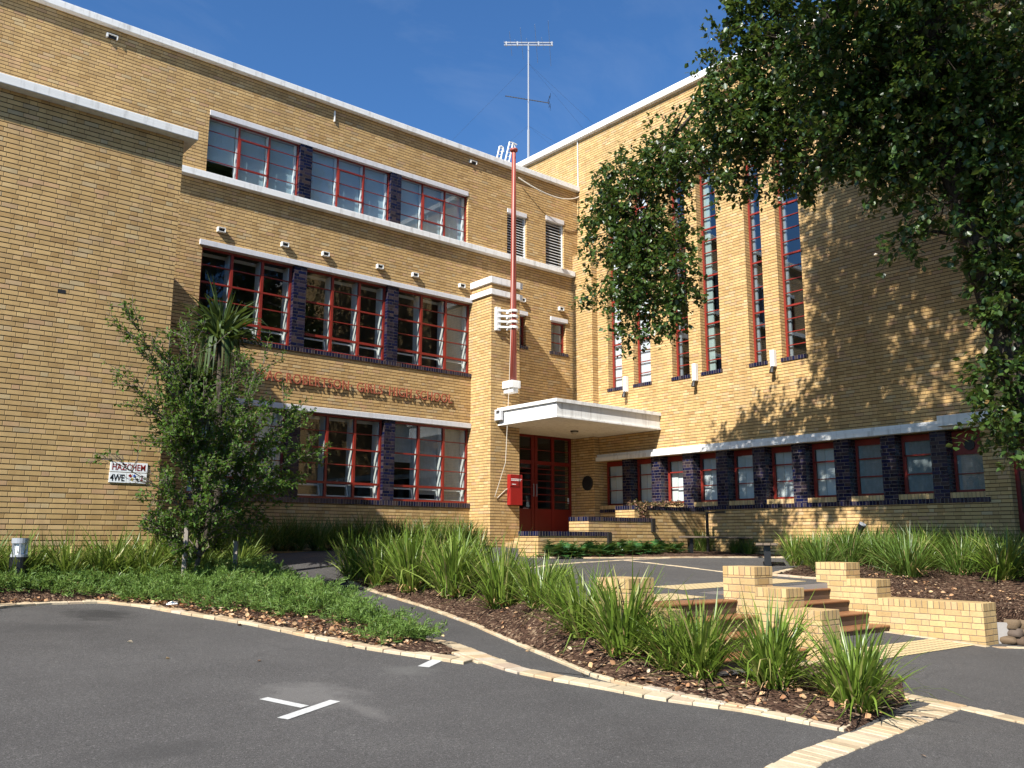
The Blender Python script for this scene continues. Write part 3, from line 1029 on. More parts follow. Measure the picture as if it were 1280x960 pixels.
for (a, b, c, d) in (LV1, LV2):
    lv = MB(); y = YA + .06
    n = 17
    for q in ((a + .003, c, a + .05, d - .155), (b - .05, c, b - .003, d - .155)):
        lv.box(q[0], y, q[1], q[2], y + .10, q[3])
    f = lv.build('louvre_frame', M['louvre'], blk)
    bl = MB()
    for i in range(n):
        z = c + .03 + (d - .19 - c) * i / (n - 1)
        bl.add([(a + .05, y + .01, z - .02), (b - .05, y + .01, z - .02), (b - .05, y + .085, z + .035), (a + .05, y + .085, z + .035),
                (a + .05, y + .01, z - .012), (b - .05, y + .01, z - .012), (b - .05, y + .085, z + .043), (a + .05, y + .085, z + .043)],
               [(0, 3, 2, 1), (4, 5, 6, 7), (0, 1, 5, 4), (1, 2, 6, 5), (2, 3, 7, 6), (3, 0, 4, 7)])
    bl.build('louvre_blade', M['louvre'], f)
    MB().box(a + .05, y + .2, c, b - .05, y + .21, d - .15).build('backing', M['iron'], f)
# vents
for x in (7.81, 9.54, 10.74, 12.47, 13.68, 15.41, 17.88, 19.6):
    z = 7.70
    v = MB()
    for q in ((-.10, -.06, -.075, .06), (.085, -.06, .10, .06), (-.075, .045, .085, .06), (-.075, -.06, .085, -.048)):
        v.box(x + q[0], YA - .10, z + q[1], x + q[2], YA - .002, z + q[3])
    f = v.build('vent', M['white_timber'], blk)
    MB().box(x - .074, YA - .03, z - .047, x + .084, YA - .004, z + .044).build('grille', M['iron'], f)
for x in (4.87, 15.81):
    v = MB()
    for q in ((-.14, -.05, -.10, .05), (.10, -.05, .12, .05), (-.10, .035, .10, .05)):
        v.box(x + q[0], YA - .08, 11.88 + q[1], x + q[2], YA - .002, 11.88 + q[3])
    f = v.build('vent', M['white_timber'], blk)
    MB().box(x - .099, YA - .03, 11.84, x + .099, YA - .004, 11.91).build('grille', M['iron'], f)
mb = MB(); mb.box(10.84, YA - .05, 11.66, 10.868, YA - .002, 11.98); mb.build('pipe_stub', M['white_timber'], blk)

# doors
dm = MB(); y = YA + .14
for a, b in ((17.02, 17.10), (17.72, 17.80), (18.40, 18.52), (18.545, 18.665), (19.28, 19.40), (20.09, 20.17)):
    dm.box(a, y - .02, .06, b, y + .05, 3.33)
for a, b in ((.06, .96), (2.38, 2.50), (3.25, 3.33)):
    dm.box(17.1, y - .005, a, 20.09, y + .04, b)
for z in (1.20, 1.42, 1.64, 1.86, 2.08, 2.24, 2.85):
    dm.box(17.1, y, z - .012, 20.09, y + .03, z + .012)
dr = dm.build('door', M['red_dark'], blk)
MB().quad((17.1, y + .02, .96), (20.09, y + .02, .96), (20.09, y + .02, 3.25), (17.1, y + .02, 3.25)).build('pane', M['glass'], dr)
mb = MB()
mb.tube([(18.47, y - .06, 1.35), (18.47, y - .06, 1.75)], .014, 6); mb.tube([(18.60, y - .06, 1.35), (18.60, y - .06, 1.75)], .014, 6)
for x in (18.47, 18.60):
    for z in (1.37, 1.73): mb.box(x - .01, y - .06, z - .01, x + .01, y - .015, z + .01)
mb.build('handle', M['steel'], dr)
mb = MB()
p = at_y(712, 626, y); mb.box(p[0] - .08, y + .021, p[2] - .10, p[0] + .09, y + .024, p[2] + .09)
p = at_y(655, 636, y); mb.box(p[0] - .02, y + .021, p[2] - .04, p[0] + .2, y + .024, p[2] + .03)
mb.build('notice', M['blind'], dr)

# canopy over the doors
cp = MB()
full = [(16.1, 17.33), (XB - .003, 17.33), (XB - .003, YA - .003), (16.953, YA - .003), (16.953, YP - .003), (16.1, YP - .003)]
ins = [(16.14, 17.37), (XB - .003, 17.37), (XB - .003, YA - .003), (16.953, YA - .003), (16.953, YP - .003), (16.14, YP - .003)]
cp.prism(full, 3.31, 3.365).prism(ins, 3.365, 3.735)
rim = [(16.075, 17.305), (XB - .003, 17.305), (XB - .003, YA - .003), (16.953, YA - .003), (16.953, YP - .003), (16.075, YP - .003)]
cp.prism(rim, 3.735, 3.835)
cpo = cp.build('canopy', M['white'], blk, bevel=.006)
hp = MB()
hp.box(15.98, 19.62, 3.46, 16.07, 19.895, 3.74).box(15.90, 19.66, 3.72, 16.06, 19.80, 3.755)
hp.build('rain_hopper', M['grey_lintel'], cpo)
lp = at_plane(718, 539, 3.30, 0, 0)
mb = MB(); mb.tube([(lp[0], lp[1], 3.312), (lp[0], lp[1], 3.27)], [.13, .12], 16); lo = mb.build('lamp_base', M['iron'], cpo)
mb = MB(); mb.tube([(lp[0], lp[1], 3.27), (lp[0], lp[1], 3.22), (lp[0], lp[1], 3.19)], [.10, .09, .05], 16); mb.build('lamp_cover', M['sky_lamp'], lo)
# landing and steps to the doors
st = MB()
st.box(16.96, 16.55, GB, 20.195, YA - .005, .045)
st.box(16.72, 16.30, GB, 16.957, YP - .005, .045)
st.box(16.42, 16.30, GB, 16.717, YP - .005, -.10)
st.build('entrance_step', M['brick_low'], blk)

# ---- assembly hall (wall B)
hall = thing('assembly_hall', (21, 10, -.9), 'tall cream brick hall with narrow window slits and low windows between navy glazed piers', 'building')
TALL = [(18.90, 19.51), (17.68, 18.39), (16.16, 16.82), (15.00, 15.71), (13.49, 14.03), (12.27, 13.01)]
TZ0, TZ1 = 4.87, 11.5
LOWB = (8.10, 19.965, .952, 2.52)
PIERS = [(18.63, 18.97), (17.39, 17.76), (16.16, 16.54), (14.95, 15.33), (13.71, 14.10), (12.48, 12.88), (11.27, 11.67), (10.07, 10.43), (8.87, 9.23)]
BDOOR = (5.6, 7.56, -.35, 2.50)
mb = MB()
wall(mb, 'y', XB, .42, -9, 40, GB, 14.05, [(a, b, TZ0, TZ1) for a, b in TALL] + [LOWB, BDOOR])
mb.build('wall', M['brick'], hall)
mb = MB()
mb.box(20.2, 19.97, GB, XB - .003, YA - .004, 9.70)
mb.build('buttress', M['brick'], hall)
mb = MB()
mb.box(XB - .15, -9, 14.05, XB + .5, 40, 14.27)
mb.build('coping', M['white'], hall, bevel=.01)
mb = MB()
mb.box(XB + .45, -9, 13.95, 34, 40, 14.04)
mb.box(33.8, -9, GB, 34, 40, 13.94)
mb.build('roof', M['roof'], hall)
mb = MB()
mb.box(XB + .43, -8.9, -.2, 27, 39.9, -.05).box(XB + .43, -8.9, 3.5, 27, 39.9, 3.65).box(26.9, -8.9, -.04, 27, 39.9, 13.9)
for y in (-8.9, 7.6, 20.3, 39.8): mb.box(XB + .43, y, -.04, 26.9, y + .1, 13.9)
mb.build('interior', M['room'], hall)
mb = MB()
mb.box(20.27, 7.75, 2.505, XB - .003, 19.966, 2.63)
mb.box(20.33, 8.9, 2.633, XB - .003, 19.966, 2.72)
mb.build('ledge', M['white'], hall, bevel=.006)
mb = MB()
mb.box(20.05, 3.2, 2.56, XB - .003, 8.85, 2.80)
mb.build('door_hood', M['white'], hall, bevel=.006)
mb = MB(); mb.box(XB - .022, 8.0, .842, XB + .40, 19.966, .951); mb.build('sill', M['blue_sill'], hall)
for a, b in PIERS:
    mb = MB(); mb.box(XB - .004, a, .952, XB + .38, b, 2.503); mb.build('pier', M['blue'], hall)
edges = [LOWB[0]] + [e for p in PIERS[::-1] for e in p] + [LOWB[1]]
lights = [(edges[i], edges[i + 1]) for i in range(0, len(edges), 2)]
for k, (a, b) in enumerate(lights):
    x = XB + .34
    z0, z1 = 1.09, 2.50
    mb = MB(); mb.box(XB + .0, a + .003, .953, XB + .39, b - .003, 1.075); mb.build('window_sill', M['soldier'], hall)
    fr = MB()
    def bar(u0, c, u1, d, dep=.05): fr.box(x, u0, c, x + dep, u1, d)
    bar(a + .002, z0, a + .06, z1); bar(b - .06, z0, b - .002, z1); bar(a + .06, z0, b - .06, z0 + .055); bar(a + .06, z1 - .15, b - .06, z1)
    top = 2.35
    if k == 0:
        fr.box(x, a + .06, 1.95, x + .03, b - .06, 2.35)
        fr.box(x + .001, a + .06, 1.5, x + .03, b - .06, 1.52)
    else:
        for z, t in ((2.01, .016), (1.565, .014)): bar(a + .06, z - t, b - .06, z + t, .03)
    # opening sash stands a little proud on most of them
    if k % 3 != 2 and k:
        for q in ((b - .10, 1.10, b - .045, 2.03), (a + .05, 1.995, b - .05, 2.03)):
            fr.box(x - .035, q[0], q[1], x + .01, q[2], q[3])
    f = fr.build('window', M['red'], hall)
    MB().quad((x + .02, a + .06, z0 + .05), (x + .02, b - .06, z0 + .05), (x + .02, b - .06, z1 - .15), (x + .02, a + .06, z1 - .15)).build('pane', M['glass'], f)
    if k <= 2:
        MB().box(x + .06, a + .06, z0 + .05, x + .07, b - .06, z1 - .12).build('blind', M['curtain'], f)
    else:
        MB().box(x + .13, a + .02, z0, x + .14, b - .30, z1 - .1).build('blind', M['blind'], f)
        MB().box(x + .10, b - .30, z0, x + .13, b - .06, z1 - .1).build('lining', M['sash_white'], f)
    if k == 0:
        v = MB(); yc = (a + b) / 2
        v.tube([(x - .01, yc, 2.16), (x - .03, yc, 2.16)], .12, 16); v.build('vent', M['iron'], f)
for k, (a, b) in enumerate(TALL):
    x = XB + .22
    mb = MB(); mb.box(XB - .03, a - .03, TZ0 - .105, XB + .40, b + .03, TZ0 - .001); mb.build('sill', M['blue_sill'], hall)
    fr = MB()
    fr.box(x, a + .002, TZ0, x + .06, a + .045, TZ1); fr.box(x, b - .06, TZ0, x + .07, b - .002, TZ1)
    fr.box(x, a + .045, TZ0, x + .06, b - .06, TZ0 + .055); fr.box(x, a + .045, TZ1 - .05, x + .06, b - .06, TZ1)
    n = 18
    for i in range(1, n):
        z = TZ0 + (TZ1 - TZ0) * i / n
        t = .024 if i % 4 == 0 else .012
        fr.box(x - (.012 if t > .02 else 0), a + .045, z - t, x + .04, b - .06, z + t)
    f = fr.build('window', M['red'], hall)
    MB().quad((x + .025, a + .045, TZ0 + .05), (x + .025, b - .06, TZ0 + .05), (x + .025, b - .06, TZ1 - .05), (x + .025, a + .045, TZ1 - .05)).build('pane', M['glass_tall'], f)
    if k < 2:
        MB().box(x + .09, a + .03, TZ0, x + .10, b - .04, TZ1).build('blind', M['blind_white'], f)
    elif k == 3:
        MB().box(x + .09, b - .26, TZ0, x + .14, b - .06, TZ1).build('curtain', M['curtain_green'], f)
    elif k in (2, 4, 5):
        MB().box(x + .09, b - .14, TZ0, x + .14, b - .06, TZ1).build('curtain', M['curtain'], f)
for a, b in ((17.6, 19.6), (14.92, 16.9), (12.2, 14.1)):
    mb = MB(); mb.box(XB - .13, a, 11.503, XB + .2, b, 11.66); mb.build('window_hood', M['white'], hall, bevel=.006)
mb = MB(); mb.tube([(XB - .03, 20.80, 12.3), (XB - .03, 20.80, 14.04)], .02, 8); mb.build('conduit', M['white_timber'], hall)
dm = MB(); x = XB + .25
for a, b in ((5.6, 5.68), (6.5, 6.62), (7.48, 7.56)): dm.box(x, a, -.35, x + .06, b, 2.50)
for a, b in ((-.35, .6), (1.5, 1.56), (2.42, 2.50)): dm.box(x + .01, 5.68, a, x + .05, 7.48, b)
d2 = dm.build('door', M['red_dark'], hall)
MB().quad((x + .03, 5.68, .6), (x + .03, 7.48, .6), (x + .03, 7.48, 2.42), (x + .03, 5.68, 2.42)).build('pane', M['glass'], d2)

# ------------------------------------------------------------------ things on the buildings
def text_mesh(name, txt, size, loc, depth, mat, parent=None, rot=(math.pi / 2, 0, 0), sx=1.0, off=0.0, align='LEFT', space=1.0):
    cu = bpy.data.curves.new(name, 'FONT')
    cu.body = txt
    cu.size = size
    cu.extrude = depth
    cu.offset = off
    cu.align_x = align
    cu.space_character = space
    o = bpy.data.objects.new(name, cu)
    COL.objects.link(o)
    bpy.context.view_layer.update()
    me = bpy.data.meshes.new_from_object(o.evaluated_get(bpy.context.evaluated_depsgraph_get()))
    COL.objects.unlink(o)
    bpy.data.objects.remove(o)
    me.materials.clear()
    me.materials.append(mat)
    me.transform(Matrix.Translation(loc) @ Matrix.Rotation(rot[0], 4, 'X') @ Matrix.Diagonal((sx, 1, 1, 1)))
    me.name = name
    o = bpy.data.objects.new(name, me)
    return link(o, parent)


lt = text_mesh('school_lettering', "MAC.ROBERTSON· GIRLS' HIGH SCHOOL", .37, (0, 0, 0), .012, M['letters'], off=.001, space=1.12)
xs_ = [v.co.x for v in lt.data.vertices]
w_ = max(xs_) - min(xs_)
lt.data.transform(Matrix.Translation((8.98, YA - .055, 4.0)) @ Matrix.Diagonal(((15.10 - 8.98) / w_, 1, 1, 1)) @ Matrix.Translation((-min(xs_), 0, 0)))
sch = thing('school_lettering', (12, YA, 4.1), 'raised rusty red letters spelling the school name across the brick between two window rows', 'sign')
import bmesh
bm_ = bmesh.new(); bm_.from_mesh(lt.data); bm_.verts.ensure_lookup_table()
seen, isl = set(), []
for v0 in bm_.verts:
    if v0.index in seen: continue
    st_, comp = [v0], []
    seen.add(v0.index)
    while st_:
        v1 = st_.pop(); comp.append(v1)
        for e1 in v1.link_edges:
            w1 = e1.other_vert(v1)
            if w1.index not in seen: seen.add(w1.index); st_.append(w1)
    isl.append([min(v.co.x for v in comp), max(v.co.x for v in comp), comp])
isl.sort(key=lambda q: q[0])
grp = []
for a_, b_, comp in isl:
    if grp and a_ < grp[-1][1] - .005: grp[-1][1] = max(grp[-1][1], b_); grp[-1][2].extend(comp)
    else: grp.append([a_, b_, list(comp)])
for a_, b_, comp in grp:
    ids = {v.index: k for k, v in enumerate(comp)}
    me_ = bpy.data.meshes.new('letter')
    me_.from_pydata([tuple(v.co) for v in comp], [], [tuple(ids[v.index] for v in f.verts) for f in bm_.faces if f.verts[0].index in ids])
    me_.materials.append(M['letters'])
    link(bpy.data.objects.new('letter', me_), sch)
bm_.free()
bpy.data.objects.remove(lt)

sg = thing('hazard_sign', (4.575, YW, 1.2), "white sign on the wing wall reading HAZCHEM in red letters", 'sign', 'hazard signs on the wing')
MB().box(4.27, YW - .018, 1.122, 4.885, YW - .003, 1.288).build('plate', M['blind_white'], sg)
text_mesh('lettering', 'HAZCHEM', .155, (4.295, YW - .0195, 1.152), .001, M['red_board'], sg, off=.002, sx=.74, space=1.04)
sg = thing('hazard_sign', (4.575, YW, 1.02), "white sign reading 4WE with small coloured diamonds, below the red lettered one", 'sign', 'hazard signs on the wing')
MB().box(4.265, YW - .018, .938, 4.545, YW - .003, 1.11).box(4.552, YW - .018, .938, 4.88, YW - .003, 1.11).build('plate', M['blind_white'], sg)
text_mesh('lettering', '4WE', .16, (4.28, YW - .0195, .965), .001, M['black'], sg, off=.003, sx=.72)
M['sign_blue'] = paint('sign_blue', (.03, .09, .4), .4, .05)
M['sign_yellow'] = paint('sign_yellow', (.7, .5, .03), .4, .05)
for k, (x, z, r, mt) in enumerate(((4.605, 1.06, .033, 'red_board'), (4.675, 1.06, .03, 'sign_blue'), (4.64, 1.0, .03, 'sign_yellow'), (4.725, 1.0, .028, 'iron'), (4.80, 1.055, .022, 'iron'), (4.80, .985, .028, 'red_board'), (4.80, 1.02, .015, 'red_board'))):
    MB().add([(x - r, YW - .0205, z), (x, YW - .0205, z - r), (x + r, YW - .0205, z), (x, YW - .0205, z + r)], [(0, 1, 2, 3)]).build('symbol', M[mt], sg)

nb = thing('notice_box', (16.7, YP, 1.4), 'bright red flat notice box with white lines of lettering beside the entrance doors', 'notice board')
MB().box(16.47, YP - .16, .99, 16.94, YP - .003, 1.89).build('case', M['red_board'], nb, bevel=.01)
ln_ = MB()
for z, a, b in ((1.755, 16.50, 16.90), (1.715, 16.50, 16.86), (1.60, 16.53, 16.68)):
    x = a
    while x < b:
        w = random.uniform(.02, .055); ln_.box(x, YP - .1625, z - .011, min(x + w, b), YP - .1605, z + .011); x += w + .012
ln_.build('lettering', M['blind_white'], nb)

pq = at_x(734, 604, 20.17)
mb = MB(); mb.tube([(20.198, pq[1], pq[2]), (20.17, pq[1], pq[2]), (20.155, pq[1], pq[2])], [.24, .24, .20], 24)
tag(mb.build('wall_plaque', M['iron']), 'round dark metal plaque on the shaded wall right of the doors', 'plaque')

# flagpole on the pilaster
fx, fy = 16.43, 19.58
fp = thing('flagpole', (fx, fy, 4.45), 'tall faded red flagpole bracketed to the brick pilaster, white fittings', 'flagpole')
mb = MB(); mb.smooth = True
mb.tube([(fx, fy, 4.62), (fx, fy, 7.0), (fx, fy, 9.5), (fx, fy, 11.98)], [.105, .095, .08, .062], 14); mb.build('pole', M['pole'], fp)
mb = MB(); mb.smooth = True
mb.tube([(fx, fy, 11.98), (fx, fy, 12.0), (fx, fy, 12.06), (fx, fy, 12.09)], [.10, .125, .125, .05], 14); mb.build('truck', M['pole'], fp)
mb = MB()
mb.box(fx - .17, fy - .15, 4.44, fx + .17, YP - .004, 4.66).box(fx - .115, fy - .10, 4.30, fx + .115, YP - .004, 4.437)
mb.build('base_socket', M['white'], fp, bevel=.012)
mb = MB()
mb.box(15.95, YP - .10, 6.2, 16.12, YP - .004, 6.92)
for z in (6.30, 6.47, 6.64, 6.81):
    mb.obox(((16.05 + fx) / 2 - .02, (YP - .10 + fy) / 2, z), (fx - 16.05, fy - YP + .10, 0), (fy - YP + .10, 16.05 - fx, 0), (0, 0, 1), .24, .03, .03)
    mb.tube([(fx, fy, z - .035), (fx, fy, z + .035)], .155, 16)
    mb.box(fx - .03, fy + .1, z - .03, fx + .03, YP - .004, z + .03)
mb.build('bracket', M['white'], fp, bevel=.005)
mb = MB()
mb.tube([(fx - .08, fy - .10, 11.9), (fx - .13, fy - .11, 8), (fx - .20, fy - .12, 6.0), (fx - .22, fy - .08, 4.6), (16.08, 19.5, 2.2), (15.98, 19.86, 1.22)], .008, 5)
mb.tube([(15.98, 19.86, 1.22), (16.1, 19.89, 1.19), (16.38, 19.885, 1.42), (16.46, 19.87, 1.47)], .008, 5)
mb.build('halyard', M['rope'], fp)

mb = MB()
a0 = at_y(648, 222, YA - .10); a1 = at_y(690, 248, YA - .3); a2 = at_y(724, 246, YA - .08)
b0 = Vector(a0); b2 = Vector(a2)
pts = []
for i in range(15):
    k = i / 14
    p = b0.lerp(b2, k); p.y -= .25 * 4 * k * (1 - k); p.z -= .42 * 4 * k * (1 - k) - .0
    pts.append(p)
mb.tube(pts, .022, 6)
tag(mb.build('slack_cable', M['rope']), 'pale cable sagging below the coping between flagpole and hall corner', 'cable')

# wall lamps below the tall windows
for k, (px_, py0, py1, lab) in enumerate(((782.5, 471, 497, 'white bracket wall lamp below the blind covered pair of tall windows'), (869, 455, 484, 'white bracket wall lamp below the middle pair of tall windows'), (966.5, 438, 467, 'white bracket wall lamp at the edge of the tree shadow'))):
    a, b = at_x(px_, py0, XB - .05), at_x(px_, py1, XB - .05)
    yc, z1, z0 = a[1], a[2], b[2]
    l = thing('wall_lamp', (XB, yc, z0), lab, 'wall lamp', 'lamps on the hall wall')
    MB().box(XB - .14, yc - .065, z0 + .18, XB - .004, yc + .065, z1).build('bracket', M['white'], l, bevel=.01)
    mb = MB(); mb.tube([(XB - .12, yc - .0, z0 + .178), (XB - .16, yc, z0 + .10), (XB - .18, yc, z0)], [.045, .055, .07], 10); mb.build('lamp_head', M['iron'], l)

# roof antenna and ladder
AX, AY = 23.5, 27.0
rt = Vector((CR[0], CR[1], 0)).normalized(); fw_ = Vector((CF[0], CF[1], 0)).normalized()
an = thing('tv_antenna', (AX, AY, 14.05), 'tall thin steel mast with two television aerials on the hall roof', 'antenna')
mb = MB(); mb.tube([(AX, AY, 14.04), (AX, AY, 17.8)], .055, 8); mb.tube([(AX, AY, 17.7), (AX, AY, 22.0)], .035, 8); mb.build('mast', M['steel'], an)
c = Vector((AX, AY, 21.95))
mb = MB()
mb.obox(c + Vector((0, 0, .06)), rt, fw_, (0, 0, 1), 1.1, .03, .02); mb.obox(c + Vector((0, 0, -.06)), rt, fw_, (0, 0, 1), 1.1, .02, .02)
for i, s in enumerate((-1.05, -.8, -.55, -.3, -.02, .35, .65, .95)):
    L = .55 + .09 * i
    d = (fw_ * .8 + rt * .08 + Vector((0, 0, -.33 if i % 2 else .25))).normalized()
    mb.tube([c + rt * s - d * L, c + rt * s + d * L], .008, 5)
for s in (-1.0, -.5, .45, 1.05): mb.obox(c + rt * s, rt, fw_, (0, 0, 1), .03, .04, .10)
mb.build('upper_aerial', M['steel'], an)
c = Vector((AX, AY, 19.15))
mb = MB()
mb.obox(c + rt * -.05 + Vector((0, 0, .1)), rt + Vector((0, 0, -.17)), fw_, Vector((.17 * rt.x, .17 * rt.y, 1)), 1.0, .015, .015)
for i in range(14):
    s = -.98 + i * .12
    q = c + rt * (s - .05) + Vector((0, 0, .1 - .17 * s))
    mb.tube([q - fw_ * .16 + Vector((0, 0, -.06)), q + fw_ * .16 + Vector((0, 0, .06))], .007, 4)
q = c + rt * .86
for dz in (-.28, -.14, .14, .28): mb.tube([q + Vector((0, 0, dz * .9)) - fw_ * .3 + rt * abs(dz) * .4, q + Vector((0, 0, dz)) + fw_ * .3 + rt * abs(dz) * .4], .007, 4)
mb.tube([q + rt * .11 + Vector((0, 0, -.3)), q + Vector((0, 0, 0)), q + rt * .11 + Vector((0, 0, .3))], .01, 4)
mb.build('lower_aerial', M['iron'], an)
mb = MB()
for tx, ty in ((17.0, 30.5), (28.5, 24.0), (25.5, 21.5)):
    mb.tube([(AX, AY, 21.0), (tx, ty, 12.2 if tx < 20 else 14.1)], .003, 4)
    mb.tube([(AX, AY, 18.0), (AX + (tx - AX) * .8, AY + (ty - AY) * .8, 12.2 if tx < 20 else 14.1)], .0025, 4)
mb.build('guy_wire', M['iron'], an)

ld = thing('roof_ladder', (19.4, 23.0, 12.1), 'white tubular roof ladder with hooped tops behind the block coping', 'ladder')
def pxl(x, y): return Vector(at_y(x, y, 23.0))
mb = MB()
for a, b, c_ in (((618, 212), (624.5, 183), (629, 184)), ((623, 214), (629, 184), (629.2, 190)), ((628, 216), (637, 177.5), (646, 181)), ((633.5, 217), (641, 179), (646, 190))):
    P0, P1, P2_ = pxl(*a), pxl(*b), pxl(*c_)
    P0 = P0 + (P0 - P1) * 1.1
    mb.tube([P0, P1, P1.lerp(P2_, .5) + Vector((0, 0, .02)), P2_], .028, 7)
mb.build('stile', M['white_timber'], ld)
mb = MB()
for k in range(7):
    t = .15 + k * .13
    for a, b, c_, d in (((618, 212), (624.5, 183), (623, 214), (629, 184)), ((628, 216), (637, 177.5), (633.5, 217), (641, 179))):
        mb.tube([pxl(*a).lerp(pxl(*b), t), pxl(*c_).lerp(pxl(*d), t)], .014, 5)
mb.build('rung', M['white_timber'], ld)

# ------------------------------------------------------------------ planters, stairs and garden walls
def planter(name, x0, x1, y, zc, lab, spout, yback):
    t = thing(name, ((x0 + x1) / 2, y, zt(x0, y)), lab, 'planter', 'stepped planters beside the doors')
    mb = MB()
    mb.box(x0, y, GB, x1, y + .23, zc - .105)
    mb.box(x0, y + .233, GB, x0 + .23, yback, zc - .105)
    mb.build('wall', M['brick'], t)
    mb = MB()
    mb.box(x0 - .015, y - .015, zc - .103, x1 + .01, y + .24, zc).box(x0 - .015, y + .243, zc - .103, x0 + .24, yback, zc)
    mb.build('coping', M['blue_sill'], t)
    if spout:
        mb = MB(); mb.box(x1 - .14, y - .055, zc - .36, x1 - .01, y - .004, zc - .02); mb.build('spout', M['iron'], t)
    mb = MB(); mb.box(x0 + .233, y + .233, GB, x1, yback, zc - .16); mb.build('soil', M['mulch'], t)
planter('brick_planter', 13.52, 15.93, 15.20, .185, 'lowest stepped brick planter with navy glazed coping next to the entrance steps', True, 15.9)
planter('brick_planter', 15.46, 17.92, 15.50, .56, 'middle stepped brick planter with navy coping and a black spout at its right end', True, 16.2)
planter('brick_planter', 17.48, XB - .03, 15.80, .895, 'highest stepped brick planter, trailing plants over its navy coping, against the hall', False, 16.49)


def stepped_wall(name, x0, x1, tiers, lab, y_back):
    """tiers: (y_front, z_top) from the back to the front; each has a soldier course on top"""
    t = thing(name, ((x0 + x1) / 2, tiers[-1][0], zg(x0, tiers[-1][0])), lab, 'garden wall', 'stepped brick walls of the garden stairs')
    yb = y_back
    w = MB(); c = MB()
    for yf, z in tiers:
        w.box(x0, yf, GB - .7, x1, yb - .001, z - .113)
        c.box(x0 - .004, yf - .004, z - .110, x1 + .004, yb - .001, z)
        yb = yf
    w.build('wall', M['brick_low'], t)
    c.build('coping', M['soldier'], t, bevel=.004)
stepped_wall('stepped_wall', 9.53, 9.92, [(6.62, -.335), (6.18, -.585), (5.72, -.82)], 'pale sunlit stepped brick wall between the two flights of garden stairs', 7.10)
stepped_wall('stepped_wall', 13.33, 13.76, [(7.52, -.36), (7.02, -.61), (5.46, -.885)], 'long stepped brick wall holding back bark mulch, right of both flights', 8.06)
stepped_wall('stepped_wall', 7.02, 7.42, [(6.45, -.41), (6.06, -.72)], 'stepped brick wall half hidden behind strappy clumps, left of both flights', 6.92)


def stairs(name, x0, x1, y_top, z_top, n, tread, rise, lab):
    t = thing(name, ((x0 + x1) / 2, y_top - n * tread, z_top - n * rise), lab, 'stairs', 'garden stairs')
    r = MB(); s = MB()
    for i in range(n):
        yf = y_top - i * tread
        z = z_top - i * rise
        r.box(x0, yf + .03, z - rise - (.3 if i == n - 1 else 0), x1, yf + tread + .02, z - .037)
        s.box(x0 + .001, yf, z - .035, x1 - .001, yf + tread + (.028 if i else .12), z)
    r.build('riser', M['riser'], t)
    s.build('tread', M['tread'], t, bevel=.014)
stairs('garden_stairs', 9.925, 13.325, 7.80, -.77, 4, .32, .17, 'brown tiled steps on the right, between the pale pier and the long mulch wall')
stairs('garden_stairs', 7.425, 9.525, 6.88, -.75, 4, .32, .17, 'brown tiled steps on the left, mostly hidden behind strappy clumps')

# rubble edging wall of the right bed
t = MB()
def rub(u): return (13.78 + u * .45, 5.44 - u * .42)
import bmesh
def rock(mb, c, r, sq=(1, 1, 1), seed=0):
    rr = random.Random(seed)
    bm = bmesh.new()
    bmesh.ops.create_icosphere(bm, subdivisions=2, radius=1)
    ph = [rr.uniform(0, 6) for _ in range(6)]
    for v in bm.verts:
        d = v.co
        k = 1 + .16 * math.sin(3 * d.x + ph[0]) * math.sin(2.5 * d.y + ph[1]) + .12 * math.sin(4 * d.z + ph[2] + d.x * 2)
        v.co = Vector((math.copysign(abs(d.x) ** .5, d.x) * r * sq[0] * k, math.copysign(abs(d.y) ** .5, d.y) * r * sq[1] * k, math.copysign(abs(d.z) ** .5, d.z) * r * sq[2] * k))
    mb.add([v.co + Vector(c) for v in bm.verts], [tuple(v.index for v in f.verts) for f in bm.faces])
    bm.free()
rw = thing('rubble_wall', (14.3, 5.0, -1.47), 'low brown rubble stone edging with pale mortar at the end of the long brick wall', 'garden wall')
mb = MB(); mb.smooth = True
for i in range(44):
    for j in range(3):
        u = i * .25 + (j % 2) * .12
        x = 13.90 + min(u, 1.0) * .55 + max(0, u - 1.0) * .04 + j * .06
        y = 5.36 - min(u, 1.0) * .38 - max(0, u - 1) * 1.0
        rock(mb, (x + .035, y + .03, zg(x, y) + .05 + j * .115), random.uniform(.105, .15), (1.15, 1.15, .55), i * 7 + j)
mb.build('stone', M['rubble'], rw)
mb = MB()
mb.prism([(13.77, 5.50), (14.02, 5.32), (14.52, 4.97), (15.0, -4), (14.8, -4), (14.72, 5.15), (14.2, 5.55), (13.77, 5.7)][::-1], -2.2, lambda x, y: zg(x, y) + .30)
mb.build('mortar', M['grout'], rw)

# benches, rail, bollard, spotlight, stakes
def bench(name, a, b, lab, w=.4, h=.45):
    a, b = Vector(a), Vector(b)
    d = (b - a).normalized(); n = Vector((-d.y, d.x, 0))
    t = thing(name, (a + b) / 2, lab, 'bench', 'plank benches on the terrace')
    mb = MB()
    up = Vector((0, 0, 1))
    c = (a + b) / 2
    for k in (-1, 0, 1):
        mb.obox(c + up * h + n * k * w * .34, d, n, up, (b - a).length / 2, w * .155, .022)
    mb.build('seat', M['timber'], t, bevel=.004)
    for q in (a.lerp(b, .12), a.lerp(b, .88)):
        q = Vector((q.x, q.y, zt(q.x, q.y)))
        mb = MB(); mb.obox(q + up * (h - .03) / 2, d, n, up, .05, .07, (h - .03) / 2 - .004)
        mb.obox(q + up * (h - .03), d, n, up, .05, w * .46, .012)
        mb.build('leg', M['black'], t)
ba, bb = on_t(853, 692.5), on_t(938, 693)
bench('plank_bench', ba, bb, 'dark plank bench with black legs before the hall base wall and its strappy plants')
q = Vector(on_t(960, 708)); dirv = Vector((ray(960, 700)[0], ray(960, 700)[1], 0)).normalized()
